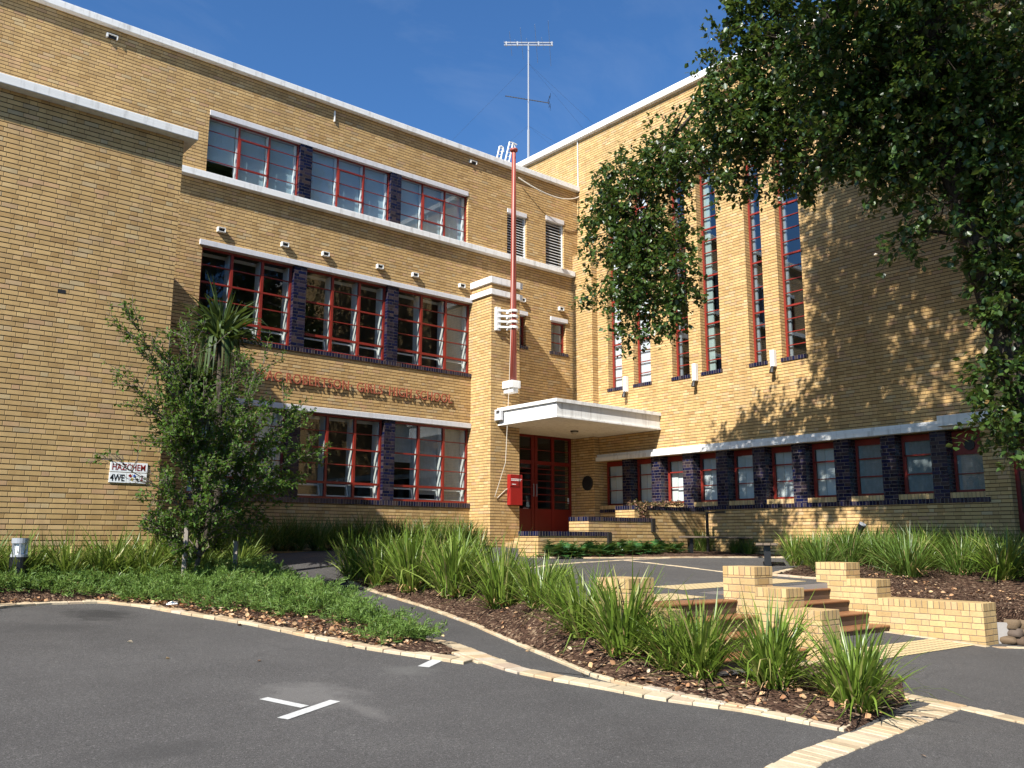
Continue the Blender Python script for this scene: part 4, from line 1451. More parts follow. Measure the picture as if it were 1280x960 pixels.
bench('plank_bench', q - dirv * .1, q + dirv * 1.5, 'plank bench seen end on at the corner of the right mulch bed', .46, .46)

p0 = at_x(883.5, 640, 20.0)
hr = thing('wall_rail', (p0[0], p0[1], zt(p0[0], p0[1])), 'thin black post with a short side arm in front of the hall base wall', 'rail')
mb = MB(); mb.box(p0[0] - .03, p0[1] - .03, -.4, p0[0] + .03, p0[1] + .03, p0[2]); mb.build('post', M['black'], hr)
mb = MB(); mb.box(p0[0] - .03, p0[1] - .62, p0[2] - .04, p0[0] + .02, p0[1] - .033, p0[2] + .01); mb.build('arm', M['black'], hr)

bx, by = at_y(20, 735, 14.35)[:2]
bo = thing('bollard_light', (bx, by, zg(bx, by)), 'black garden bollard light with a steel louvred head, beside the car park edge', 'bollard light')
bz = zg(bx, by); zt_top = at_y(20, 672.5, by)[2]
mb = MB(); mb.smooth = False
mb.tube([(bx, by, bz), (bx, by, zt_top - .27)], .118, 20); mb.build('post', M['black'], bo)
mb = MB(); mb.tube([(bx, by, zt_top - .268), (bx, by, zt_top - .23)], .116, 20); mb.tube([(bx, by, zt_top - .075), (bx, by, zt_top)], .116, 20)
for k in range(6):
    a = k * math.pi / 3 + .3
    mb.box(bx + math.cos(a) * .1 - .012, by + math.sin(a) * .1 - .012, zt_top - .235, bx + math.cos(a) * .1 + .012, by + math.sin(a) * .1 + .012, zt_top - .07)
hd = mb.build('head', M['steel'], bo)
mb = MB(); mb.tube([(bx, by, zt_top - .23), (bx, by, zt_top - .075)], .075, 16); mb.build('lens', M['blind'], bo)

sp_ = Vector(at_x(1072, 667, 18.4))
s_ = thing('garden_spotlight', (sp_.x, sp_.y, zt(sp_.x, sp_.y)), 'small black spotlight with a bright tilted rim above the clumps by the hall wall', 'spotlight')
mb = MB(); mb.tube([(sp_.x, sp_.y, zt(sp_.x, sp_.y)), (sp_.x, sp_.y, sp_.z)], .02, 8); mb.build('stem', M['black'], s_)
hd_ = Vector(at_x(1078, 656, 18.4))
mb = MB(); mb.tube([sp_ - (hd_ - sp_) * .3, hd_], [.055, .075], 12); mb.build('housing', M['black'], s_)
mb = MB(); mb.tube([hd_, hd_ + (hd_ - sp_).normalized() * .03], .08, 12); mb.build('rim', M['steel'], s_)

# ------------------------------------------------------------------ plants
def blades(n, L, wid, spread, lean, bend, seed, segs=4, base_r=.10, dead=.0, fold=False):
    r = np.random.default_rng(seed)
    az = r.uniform(0, 2 * np.pi, n)
    b = np.sqrt(r.uniform(0, 1, n)) * base_r
    baz = az + r.normal(0, .6, n)
    base = np.stack([np.cos(baz) * b, np.sin(baz) * b, np.full(n, -.03)], 1)
    Ls = L * np.clip(r.normal(.82, .16, n), .4, 1.12)
    th0 = np.abs(r.normal(0, lean, n)) * (0.35 + b / base_r * .8) + .03
    bd = np.abs(r.normal(bend, bend * .6, n))
    brk = r.uniform(0, 1, n) < .15
    bd = np.where(brk, bd + r.uniform(.8, 1.8, n), bd)
    k = segs + 1
    t = np.linspace(0, 1, k)
    V = np.zeros((n, k, 2, 3))
    p = base.copy()
    tw = az + np.pi / 2 + r.normal(0, .5, n)
    wdir = np.stack([np.cos(tw), np.sin(tw), np.zeros(n)], 1)
    prof = np.array([.75, 1, .95, .7, .06]) if segs == 4 else np.interp(t, [0, .2, .5, .8, 1], [.7, 1, .95, .65, .05])
    W = wid * r.uniform(.7, 1.25, n)
    az2 = az + r.normal(0, .15, n)
    for i in range(k):
        V[:, i, 0] = p - wdir * (W * prof[i] / 2)[:, None]
        V[:, i, 1] = p + wdir * (W * prof[i] / 2)[:, None]
        if i < segs:
            th = th0 + bd * ((i + 1) / segs) ** 1.7
            d = np.stack([np.sin(th) * np.cos(az2), np.sin(th) * np.sin(az2), np.cos(th)], 1)
            p = p + d * (Ls / segs)[:, None]
            p[:, 2] = np.maximum(p[:, 2], .02)
    idx = np.arange(n * k * 2).reshape(n, k, 2)
    F = np.stack([idx[:, :-1, 0], idx[:, :-1, 1], idx[:, 1:, 1], idx[:, 1:, 0]], -1).reshape(-1, 4)
    return V.reshape(-1, 3), F


protos = {}
def clump(kind, x, y, z, rz, sc, lab, group):
    if kind not in protos:
        base, idx = kind.rsplit('-', 1)
        i = int(idx)
        root = thing('strappy_clump', (0, 0, 0), lab, 'plant', group)
        if base == 'front':
            V, F = blades(250, .94, .024, .3, .44, .55, 40 + i, base_r=.14, dead=.1); mt = M['blade']
        elif base == 'lit':
            V, F = blades(170, .85, .024, .3, .42, .75, 60 + i, base_r=.13); mt = M['blade_lit']
        else:
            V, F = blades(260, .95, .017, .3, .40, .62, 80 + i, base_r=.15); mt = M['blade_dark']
        np_mesh('leaf_blades', V, F, mt, root)
        V, F = blades(34, .42, .016, .3, .9, 1.6, 140 + i, base_r=.14)
        np_mesh('dead_blades', V, F, M['deadleaf'], root)
        protos[kind] = root
        root.location = (x, y, z); root.rotation_euler = (0, 0, rz); root.scale = sc
        return root
    q = dup(protos[kind], (x, y, z), rz, lab, sc, group)
    q.rotation_euler = (random.gauss(0, .07), random.gauss(0, .07), rz)
    return q


GF, GB2, GW, GR, GH = 'strappy clumps along the footpath kerb', 'strappy clumps packed behind the kerb row', 'strappy clumps along the classroom wall', 'strappy clumps in the right mulch bed', 'strappy clumps along the wing wall'
FR = [((1070, 884), 0.96, 'strappy clump nearest the camera, at the tip of the mulch bed by the stone strip', (1.0, .95)),
      ((966, 858), .95, 'strappy clump second from the tip of the mulch bed, before the sunlit stepped wall', (1.0, 1.02)),
      ((877, 846), .9, 'strappy clump in front of the hidden left stairs, third from the bed tip', (1.0, 1.0)),
      ((842, 838), .85, 'small strappy clump squeezed between the third and fourth tufts from the bed tip', (1.0, .95)),
      ((800, 822), 1.02, 'strappy clump covering the left stepped wall, fourth from the bed tip', (1.0, 1.02)),
      ((730, 794), .95, 'strappy clump fifth from the bed tip, just left of the half hidden stepped wall', (1.0, .95)),
      ((674, 778), 1.0, 'slim strappy clump sixth from the bed tip along the curved kerb', (.85, .82)),
      ((627, 759), 1.05, 'strappy clump seventh from the bed tip along the curved kerb', (1.05, 1.12)),
      ((566, 746), 1.1, 'strappy clump eighth from the bed tip, where the kerb starts to bend away', (1.1, 1.15)),
      ((514, 738), 1.1, 'broad strappy clump near the far bend of the footpath kerb', (1.1, 1.15)),
      ((474, 729), 1.1, 'pale based strappy clump second from the far end of the kerb row', (1.0, 1.0)),
      ((442, 724), 1.1, 'last strappy clump of the kerb row, at the footpath bend', (1.0, 1.1))]
front_xy = []
for i, (p, s, lab, (sx, sz)) in enumerate(FR):
    up = .06
    for _ in range(12):
        q = on_g(p[0], p[1], up)
        up = .5 * up + .5 * (z_bed_m(float(q[0]), float(q[1])) - zg(float(q[0]), float(q[1])))
    x, y = float(q[0]), float(q[1])
    if i == 4: x, y = 6.78, 6.32
    z = z_bed_m(x, y)
    front_xy.append((x, y))
    clump('front-%d' % (i % 5), x, y, z, i * 1.7, (s * sx, s * sx, s * sz), lab, GF)
ex, ey = 5.18, 13.95
for k, (x, y, s) in enumerate(((7.30, 7.9, .55), (7.75, 8.6, .55), (8.45, 9.2, .6), (9.0, 9.65, .6))):
    clump('front-%d' % (k % 5), x, y, z_bed_m(x, y), k * 1.3, (s, s, s * .9), 'low strappy clump at the terrace edge behind the kerb row', 'low strappy clumps at the terrace edge')
# the rows behind, up to the terrace edge
n = 0
random.seed(21)
def to_px(p):
    p = np.asarray(p, float)
    d = float(p @ CF)
    return 640 + float(p @ CR) / d * F_PX, 480 + float(p @ CD) / d * F_PX
def tops_ok(x, y, h):      # clumps here stay low enough to leave the steps and the terrace in view
    u, v = to_px((x, y, z_bed_m(x, y) + h))
    if u > 742: return False
    if u > 632: return v > 706
    if u > 600: return v > 670
    return v > 652
pts_ = []
for _ in range(4000):
    x, y = random.uniform(6.6, 11.3), random.uniform(8.2, 16.4)
    if not inside(BED_M, x, y): continue
    if seg_d(PATH_R, x, y, False) < .75: continue
    if any(math.hypot(x - a, y - b) < .62 for a, b in pts_ + front_xy): continue
    if not tops_ok(x, y, 1.0): continue
    pts_.append((x, y))
for x, y in pts_:
    s = random.uniform(.95, 1.15) if y > 11 else random.uniform(.85, .95)
    clump('front-%d' % random.randrange(5), x, y, z_bed_m(x, y), random.uniform(0, 6), (s, s, s * random.uniform(.98, 1.12)), 'strappy clump packed in the middle bed between kerb row and terrace', GB2)
for i in range(13):
    x = 9.4 + i * .49 + random.uniform(-.1, .1)
    y = 20.25 + random.uniform(-.25, .15) if x > 10.6 else 19.7 + random.uniform(0, .3)
    s = random.uniform(.95, 1.15)
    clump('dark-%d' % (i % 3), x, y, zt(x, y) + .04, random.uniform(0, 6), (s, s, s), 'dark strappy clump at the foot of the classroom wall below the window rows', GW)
# along the wing wall and round its corner
for i in range(26):
    x = .7 + (i // 2) * .40 + random.uniform(-.1, .1) + (.2 if i % 2 else 0)
    y = (15.3 if i % 2 else 14.72) + random.uniform(-.15, .13)
    s = random.uniform(.95, 1.2) * (1.0 if i % 2 else .9)
    if abs(x - ex) < .3 and y < 15: continue
    clump('lit-%d' % (i % 3), x, y, z_bed_l(x, y), random.uniform(0, 6), (s, s, s * 1.02), 'yellow green strappy clump in the row against the wing wall', GH)
for i, (x, y) in enumerate(((6.0, 16.3), (6.5, 16.9), (6.9, 16.4), (7.1, 17.3), (7.5, 18.3), (8.1, 18.9), (8.7, 19.3), (7.0, 18.6), (6.2, 17.6), (6.6, 15.7), (9.3, 19.7), (8.4, 19.9))):
    s = random.uniform(.85, 1.05)
    clump('lit-%d' % (i % 3), x, y, z_bed_l(x, y) + (.25 if y > 18 else 0), random.uniform(0, 6), (s, s, s), 'yellow green strappy clump in the corner bed between wing and footpath', 'strappy clumps in the corner bed')
# right bed
RB = [((994, 711), .85, 'upright strappy clump at the left corner of the right mulch bed'), ((1013, 712), .85, 'upright strappy clump second from the left corner of the right mulch bed'),
      ((1136, 731), .95, 'broad dark strappy clump drooping over the mulch behind the long brick wall'), ((1232, 719), .95, 'broad strappy clump above the open mulch at the right edge of the bed')]
rb_xy = []
for i, (p, s, lab) in enumerate(RB):
    q = on_t(p[0], p[1], .02 if i < 2 else -.06)
    x, y = float(q[0]), float(q[1])
    rb_xy.append((x, y))
    k = 'front-%d' % i if i < 2 else 'dark-%d' % i
    clump(k, x, y, z_bed_r(x, y), i * 2.1, (s * (.8 if i < 2 else 1.15), s * (.8 if i < 2 else 1.15), s), lab, GR)
random.seed(5)
for _ in range(6000):
    x, y = random.uniform(14.3, 19.9), random.uniform(1.5, 10.4)
    if not inside(BED_R, x, y) or seg_d(BED_R, x, y) < .45: continue
    d = x * .951 + y * .31
    # the open mulch strip along the walls and at the right
    if x < 15.0 + (8.8 - y) * .28 and y < 8.7: continue
    if any(math.hypot(x - a, y - b) < .66 for a, b in rb_xy): continue
    rb_xy.append((x, y))
    s = random.uniform(.85, 1.05)
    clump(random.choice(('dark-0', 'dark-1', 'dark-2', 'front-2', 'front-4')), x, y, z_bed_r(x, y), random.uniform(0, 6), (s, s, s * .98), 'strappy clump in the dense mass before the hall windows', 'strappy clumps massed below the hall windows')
for i, (px_, py_, s) in enumerate(((884, 689, .8), (903, 690, .85), (920, 690, .75), (870, 690, .6), (968, 692, .6), (985, 693, .6))):
    q = on_t(px_, py_)
    x, y = float(q[0]) + .35, float(q[1]) + .25
    x = min(x, 20.1)
    clump('dark-%d' % (i % 3), x, y, zt(x, y), i, (s, s, s), 'dark strappy clump behind the plank bench at the hall base wall', 'strappy clumps behind the bench')

# low broad leaved plants before the planters
def rosette(seed, n=46, R=.42):
    r = np.random.default_rng(seed)
    Vs, Fs = [], []
    for i in range(n):
        az, el = r.uniform(0, 6.28), r.uniform(.25, 1.25)
        L = R * r.uniform(.6, 1.1)
        d = np.array([np.cos(az) * np.cos(el), np.sin(az) * np.cos(el), np.sin(el)])
        s = np.array([-np.sin(az), np.cos(az), 0])
        st = d * L * .45
        nL = L * .75
        for j in range(5):
            t0 = j / 5.0
            for sg_ in (-1, 1):
                a = st + d * nL * t0 + np.array([0, 0, -.10 * t0 * t0])
                w = .09 * math.sin(math.pi * (t0 * .8 + .18)) + .02
                out = a + s * sg_ * w * 1.25 + d * .07 + np.array([0, 0, -.025 + r.normal(0, .01)])
                b = st + d * nL * (t0 + .2) + np.array([0, 0, -.10 * (t0 + .2) ** 2])
                k = len(Vs)
                Vs += [a, out, b, (a + b) / 2 + d * .001]
                Fs += [(k, k + 1, k + 2)]
    return np.array(Vs), np.array(Fs)
ac = None
for i, (px_, Y_, s) in enumerate(((690, 15.02, .95), (706, 14.98, .95), (722, 15.0, .8), (742, 14.95, 1.0), (760, 15.0, .95), (778, 15.2, 1.0), (796, 15.25, .9), (812, 15.2, .95), (830, 15.4, .9), (846, 15.45, .8))):
    q = at_y(px_, 690, Y_)
    x, y = float(q[0]), Y_
    if ac is None:
        ac = thing('leafy_plant', (0, 0, 0), 'glossy broad leaved plant nearest the entrance steps, below the lowest planter', 'plant', 'leafy plants below the planters')
        V, F = rosette(3)
        np_mesh('leaves', V, F, M['acanthus'], ac)
        ac.location = (x, y, zt(x, y)); ac.scale = (s * 1.25,) * 3
    else:
        dup(ac, (x, y, zt(x, y)), i * 1.3, 'glossy broad leaved plant in the low row at the foot of the stepped planters', (s * 1.2, s * 1.2, s * 1.15))


def leaf_cloud(P, D, size, r, fold=.25, droop=.0, ratio=.6, jit=.35):
    """P leaf bases, D leaf directions; each leaf is four vertices, folded along the midrib"""
    n = len(P)
    D = D + r.normal(0, jit, (n, 3))
    D[:, 2] -= droop
    D /= np.linalg.norm(D, axis=1)[:, None] + 1e-9
    up = np.tile(np.array([0, 0, 1.0]), (n, 1)) + r.normal(0, .45, (n, 3))
    S = np.cross(D, up); S /= np.linalg.norm(S, axis=1)[:, None] + 1e-9
    N = np.cross(S, D)
    L = size * r.uniform(.6, 1.2, n)
    W = L * ratio * r.uniform(.85, 1.1, n) / 2
    tip = P + D * L[:, None]
    mid = P + D * (L * .42)[:, None]
    lft = mid + S * W[:, None] + N * (W * fold)[:, None]
    rgt = mid - S * W[:, None] + N * (W * fold)[:, None]
    m2 = P + D * (L * .75)[:, None]
    l2 = m2 + S * (W * .68)[:, None] + N * (W * fold * .6)[:, None]
    r2 = m2 - S * (W * .68)[:, None] + N * (W * fold * .6)[:, None]
    V = np.stack([P, lft, l2, tip, r2, rgt], 1).reshape(-1, 3)
    o = np.arange(n)[:, None] * 6
    F = np.concatenate([o + np.array([[0, 1, 2, 3]]), o + np.array([[0, 3, 4, 5]])], 0)
    return V, F


# trailing plant on the highest planter
r = np.random.default_rng(9)
P, D = [], []
for i in range(900):
    x = r.uniform(17.45, 19.6)
    P.append((x, 15.80 + r.uniform(-.06, .3), .90 + abs(r.normal(0, .05)) + (.10 if x > 18.9 else 0) * r.uniform(0, 1)))
    D.append((r.normal(0, 1), -.6, r.normal(0, .7)))
for i in range(260):
    P.append((17.72 + r.normal(0, .09), 15.76 + r.uniform(-.04, .0), .9 - r.uniform(0, .42)))
    D.append((r.normal(0, .6), -.6, -.8))
V, F = leaf_cloud(np.array(P), np.array(D), .07, r)
tag(np_mesh('trailing_plant', V, F, M['trail']), 'reddish trailing plant spilling over the navy coping of the highest planter', 'plant')

# junipers as ground cover
def juniper_mesh():
    r = np.random.default_rng(77)
    Vs, Fs = [], []
    cnt = 0
    tries = 0
    Vall, Fall, off = [], [], 0
    while cnt < 3600 and tries < 60000:
        tries += 1
        x, y = r.uniform(1.4, 7.9), r.uniform(8.4, 16.6)
        if not inside(BED_L, x, y): continue
        dk = seg_d(KERB_L, x, y, False); dp = seg_d(PATH_L, x, y, False)
        thr = .30 + .22 * math.sin(x * 3.1 + y * 2.3) + .12 * math.sin(y * 5.7)
        if dk < thr or dp < .10: continue
        if y > 14.35 and x < 5.6: continue
        if y > 14.9 and x < 6.2: continue
        edge = min(1, (dk - thr) / .35, (dp + .05) / .2)
        h = .08 + (.09 if x < 4.4 else .17) * max(.15, edge) * max(.2, .75 + .55 * math.sin(x * 2.3 + 1) * math.sin(y * 1.9) + .45 * math.sin(x * 5.1 + y * 3.7) + .25 * math.sin(x * 9 - y * 7))
        cnt += 1
        az = r.uniform(0, 6.28)
        el = r.uniform(.15, .9) + (.3 if r.uniform() < .2 else 0)
        L = r.uniform(.16, .40)
        d = np.array([math.cos(az) * math.cos(el), math.sin(az) * math.cos(el), math.sin(el)])
        p0 = np.array([x, y, z_bed_l(x, y) + h * r.uniform(.15, .85)])
        ns = 30
        t = np.linspace(.05, 1, ns)
        axis = p0 + d * L * t[:, None] + np.array([0, 0, -1]) * (t[:, None] ** 2) * L * .22
        rd = r.normal(0, 1, (ns, 3)); rd -= (rd @ d)[:, None] * d
        rd /= np.linalg.norm(rd, axis=1)[:, None]
        nd = rd * .75 + d * .75
        nl = .055 * (1.15 - t) + .016
        tip = axis + nd * nl[:, None]
        sd = np.cross(nd, r.normal(0, 1, (ns, 3))); sd /= np.linalg.norm(sd, axis=1)[:, None]
        w = .0075
        V = np.stack([axis - sd * w * .6, axis + sd * w * .6, tip + sd * w * .35, tip - sd * w * .35], 1).reshape(-1, 3)
        Vall.append(V); Fall.append(np.arange(ns * 4).reshape(-1, 4) + off); off += ns * 4
    return np.concatenate(Vall), np.concatenate(Fall)
V, F = juniper_mesh()
tag(np_mesh('juniper_ground_cover', V, F, M['juniper']), kind='stuff', label='feathery green juniper spreading between car park kerb and wing', cat='ground cover')

# bark chips and fallen leaves
def scatter(name, mat, spots, size, flat, seed, label, cat, ratio=.45):
    r = np.random.default_rng(seed)
    P = np.array(spots)
    n = len(P)
    az = r.uniform(0, 6.28, n); el = r.normal(0, flat, n)
    D = np.stack([np.cos(az) * np.cos(el), np.sin(az) * np.cos(el), np.sin(el)], 1)
    V, F = leaf_cloud(P, D, size, r, fold=.35, ratio=ratio, jit=.1)
    tag(np_mesh(name, V, F, mat), kind='stuff', label=label, cat=cat)
random.seed(31)
sp = []
while len(sp) < 15000:
    if random.random() < .62:
        x, y = random.uniform(5.9, 10.5), random.uniform(3.8, 15)
        if not inside(BED_M, x, y): continue
        if y > 10 and random.random() < .5: continue
        z = z_bed_m(x, y)
    else:
        x, y = random.uniform(13.7, 17.5), random.uniform(1.5, 9.3)
        if not inside(BED_R, x, y): continue
        z = z_bed_r(x, y)
    sp.append((x, y, z + random.uniform(.004, .022)))
scatter('bark_chips', M['chips'], sp, .048, .35, 1, 'dark bark chips lying loose over the mulch beds', 'mulch', .35)
sp = []
while len(sp) < 800:
    x, y = random.uniform(2.2, 7.5), random.uniform(8.4, 13.4)
    if not inside(BED_L, x, y): continue
    d = seg_d(KERB_L, x, y, False)
    if random.random() > math.exp(-(d / .32)): continue
    sp.append((x, y, z_bed_l(x, y) + random.uniform(.01, .05)))
while len(sp) < 1150:
    i = random.randrange(7)
    x, y = front_xy[i][0] + random.gauss(0, .45), front_xy[i][1] + random.gauss(0, .45)
    if inside(BED_M, x, y): sp.append((x, y, z_bed_m(x, y) + .02))
for _ in range(60):
    x, y = random.uniform(3, 12), random.uniform(3, 12)
    if inside(BED_M, x, y) or inside(BED_L, x, y) or seg_d(KERB_L, x, y, False) > 2.5: continue
    if y > 6.5 and 6.9 < x: continue
    sp.append((x, y, zg(x, y) + .012))
for p in ((835, 851), (838, 844), (1020, 905), (1150, 946)):
    q = on_g(*p); sp.append((q[0], q[1], q[2] + .015))
for _ in range(120):
    x, y = random.uniform(13.9, 14.9), random.uniform(5.0, 7.6)
    if inside(BED_R, x, y): sp.append((x, y, z_bed_r(x, y) + .02))
scatter('fallen_leaves', M['deadleaf'], sp, .07, .3, 2, 'dry curled brown leaves lying along the kerb and among the plants', 'leaf litter', .7)
mb = MB()
q = on_g(207, 757, .03)
mb.add([(q[0], q[1], q[2]), (q[0] + .16, q[1] - .05, q[2] + .015), (q[0] + .18, q[1] + .06, q[2] + .05), (q[0] + .03, q[1] + .1, q[2] + .02), (q[0] + .1, q[1] + .02, q[2] + .06)], [(0, 1, 4), (1, 2, 4), (2, 3, 4), (3, 0, 4)])
tag(mb.build('paper_scrap', M['blind_white']), 'crumpled white paper scrap lying at the juniper edge by the kerb', 'litter')

# ---- young elm with two stakes
ex, ey = 5.18, 13.95
ez = z_bed_l(ex, ey)
elm = thing('young_elm', (ex, ey, ez), 'young bushy elm with long upright shoots between two stakes before the wing corner', 'tree')
r = np.random.default_rng(5)
tk = MB(); tk.smooth = True
tk.tube([(ex, ey, ez - .1), (ex + .02, ey, ez + .5), (ex - .01, ey + .02, ez + 1.1), (ex + .05, ey, ez + 1.9), (ex + .03, ey, ez + 3.0)], [.05, .042, .036, .026, .008], 8)
LP, LD = [], []
def shoot(a, b, sag, n, dens, br, rad=.014, depth=0):
    a, b = np.array(a, float), np.array(b, float)
    pts = []
    for i in range(7):
        t = i / 6
        p = a + (b - a) * t
        p[2] += sag * 4 * t * (1 - t)
        pts.append(p + r.normal(0, .012, 3) * (t > 0))
    tk.tube([tuple(p) for p in pts], list(np.linspace(rad, .003, 7)), 5)
    L = np.linalg.norm(b - a)
    m = int(L * dens * (.55 if b[2] > 2.3 else 1.0) * (.45 if b[0] < 4.3 and b[2] < 2 else 1.0))
    for i in range(m):
        t = r.uniform(.12, 1.0)
        k = min(int(t * 6), 5); f = t * 6 - k
        p = pts[k] * (1 - f) + pts[k + 1] * f
        d = (b - a) / L
        s = r.normal(0, 1, 3); s -= s @ d * d; s /= np.linalg.norm(s)
        LP.append(p + s * .008); LD.append(s * .9 + d * .6)
    for i in range(br):
        t = r.uniform(.2, .9)
        k = min(int(t * 6), 5); f = t * 6 - k
        p = pts[k] * (1 - f) + pts[k + 1] * f
        d = (b - a) / L + r.normal(0, .65, 3) + np.array([0, 0, .25])
        d /= np.linalg.norm(d)
        l = L * r.uniform(.22, .42) * (1.1 - .5 * t)
        shoot(p, p + d * l, r.normal(0, .03), n, dens * 1.1, 3 if depth == 0 else 0, rad * .5, depth + 1)
def elm_pt(px_, py_, dy): return at_y(px_, py_, ey + dy)
tops = [((160, 392), -.3, .10), ((190, 420), -.5, .08), ((152, 455), .1, .1), ((232, 400), .2, .05), ((305, 445), .3, -.03), ((340, 425), .1, -.02), ((318, 470), -.5, 0), ((412, 560), -.2, .08), ((388, 498), .2, .05), ((350, 545), -.4, .05),
        ((375, 600), .5, .05), ((172, 645), -.6, .1), ((122, 568), .2, .12), ((208, 545), -.7, .1), ((190, 505), .4, .1), ((215, 470), -.9, .05), ((255, 470), -.6, 0), ((290, 520), .8, 0), ((230, 540), .9, .05), ((330, 600), -.8, .08), ((300, 560), -1.0, .05),
        ((215, 690), -.7, .12), ((330, 650), .3, .12), ((240, 640), -1.0, .1), ((290, 640), -.9, .1), ((180, 665), .1, .14), ((365, 575), -.7, .08), ((205, 600), -1.0, .1), ((260, 585), -1.1, .08), ((310, 520), -.7, .03), ((240, 500), -.8, .03), ((200, 640), .6, .1), ((285, 670), .7, .1)]
for (p, dy, sg_) in tops:
    e = elm_pt(p[0], p[1], dy)
    z0 = ez + .45 + max(0, (e[2] - ez - .8)) * r.uniform(.25, .5)
    s = (ex + r.normal(0, .04), ey + r.normal(0, .04), z0)
    L = np.linalg.norm(e - np.array(s))
    shoot(s, e, sg_ * L - .04 * L, 0, 54, int(7 + L * 5.0), .016)
tk.build('trunk', M['bark_young'], elm)
LP, LD = np.array(LP), np.array(LD)
keep = np.array([not (128 < u < 190 and 570 < v < 610) or r.uniform() < .08 for u, v in (to_px(p) for p in LP)])
V, F = leaf_cloud(LP[keep], LD[keep], .064, r, ratio=.60, jit=.3)
np_mesh('crown', V, F, M['leaf_young'], elm)
for px_, y_, lab in ((231, 13.75, 'taller grey wooden stake left of the young elm trunk'), (294, 14.1, 'shorter grey wooden stake right of the young elm trunk')):
    q = at_y(px_, 700, y_)
    x = q[0]; top = at_y(px_, 648 if px_ < 250 else 676, y_)[2]; z0 = z_bed_l(x, y_) - .1
    mb = MB()
    mb.obox((x, y_, (z0 + top) / 2), (.8, -.6, 0), (.6, .8, 0), (0, 0, 1), .032, .032, (top - z0) / 2)
    tag(mb.build('wooden_stake', M['stake'], bevel=.004), lab, 'stake', 'stakes of the young elm')

# ---- cordyline behind the elm
cx, cy = 6.15, 15.75
ct = thing('cordyline', (cx, cy, zg(cx, cy)), 'tall cordyline with drooping sword leaf heads in the shade behind the young elm', 'tree')
tk = MB(); tk.smooth = True
heads = []
for px_, py_, dy, th in ((276, 425, -.1, .075), (243, 492, .75, .06), (262, 520, .6, .05)):
    e = at_y(px_, py_, cy + dy)
    tk.tube([(cx + r.normal(0, .08), cy + dy * .3, zg(cx, cy) - .1), (cx, cy + dy * .5, .6), (e[0] * .6 + cx * .4, cy + dy * .8, e[2] * .6), tuple(e)], [th * 1.4, th, th * .85, th * .8], 8)
    heads.append(e)
tk.build('trunk', M['bark'], ct)
Vs, Fs, off = [], [], 0
for i, e in enumerate(heads):
    for j, (lean, bend, nn) in enumerate(((.75, .8, 90), (1.5, 1.1, 90))):
        V, F = blades(nn if i < 2 else nn // 2, .95 if i == 0 else .85, .055, .3, lean, bend, 300 + i * 3 + j, base_r=.07)
        V = V * 1.28
        # drooping leaves may hang below the head
        Vs.append(V + e + np.array([0, 0, -.05 * j])); Fs.append(F + off); off += len(V)
    # hanging skirt
    n = 46
    az = r.uniform(0, 6.28, n)
    k = 5
    W = .05
    pts = np.zeros((n, k, 2, 3))
    for a in range(k):
        t = a / (k - 1)
        rad = .05 + .42 * np.sin(t * 1.7) * r.uniform(.8, 1.1)
        z = .25 * np.sin(t * 2.2) - .95 * t * t
        c = np.stack([np.cos(az) * rad, np.sin(az) * rad, np.full(n, z)], 1)
        s = np.stack([-np.sin(az), np.cos(az), np.zeros(n)], 1) * (W * (1 - t ** 3) / 2 + .002)
        pts[:, a, 0], pts[:, a, 1] = c - s, c + s
    idx = np.arange(n * k * 2).reshape(n, k, 2)
    F = np.stack([idx[:, :-1, 0], idx[:, :-1, 1], idx[:, 1:, 1], idx[:, 1:, 0]], -1).reshape(-1, 4)
    Vs.append(pts.reshape(-1, 3) * (1.0 if i == 0 else .8) + e); Fs.append(F + off); off += n * k * 2
np_mesh('crown', np.concatenate(Vs), np.concatenate(Fs), M['cord'], ct)

# ---- the large tree at the right
r = np.random.default_rng(19)
bt = thing('large_tree', (15.05, 4.85, -.75), 'large dark leafy tree leaning in from the right, branches hanging before the hall', 'tree')
tk = MB(); tk.smooth = True
trunk_px = [((1335, 700), 15.05), ((1318, 620), 14.9), ((1296, 540), 14.7), ((1272, 460), 14.5), ((1248, 390), 14.25), ((1218, 295), 13.95), ((1192, 205), 13.7), ((1176, 120), 13.5), ((1165, 30), 13.35), ((1155, -90), 13.2), ((1140, -240), 13.0), ((1120, -420), 12.8)]
tr = [at_x(p[0], p[1], X) for p, X in trunk_px]
tr[0][2] = -1.0
tk.tube([tuple(p) for p in tr], [.40, .33, .29, .27, .25, .235, .225, .21, .19, .17, .14, .08], 12)
LOB = []   # (centre, radii, number of twigs)
def lob(px_, py_, X, rx, ry, n, dx=None):
    c = at_x(px_, py_, X)
    dep = float(c @ CF)
    s = dep / F_PX
    LOB.append((c, (rx * s, (dx or min(rx, ry) * s * 1.1), ry * s), n))
# hanging left branch
lob(798, 262, 14.2, 44, 80, 182); lob(775, 215, 14.2, 26, 22, 22); lob(762, 290, 14.1, 25, 45, 47); lob(800, 355, 14.1, 50, 34, 86); lob(745, 372, 14.0, 16, 11, 11); lob(836, 385, 14.2, 20, 26, 28); lob(795, 412, 14.1, 28, 14, 19); lob(850, 330, 14.2, 20, 60, 56); lob(838, 195, 14.4, 32, 46, 64); lob(757, 250, 14.1, 14, 18, 12)
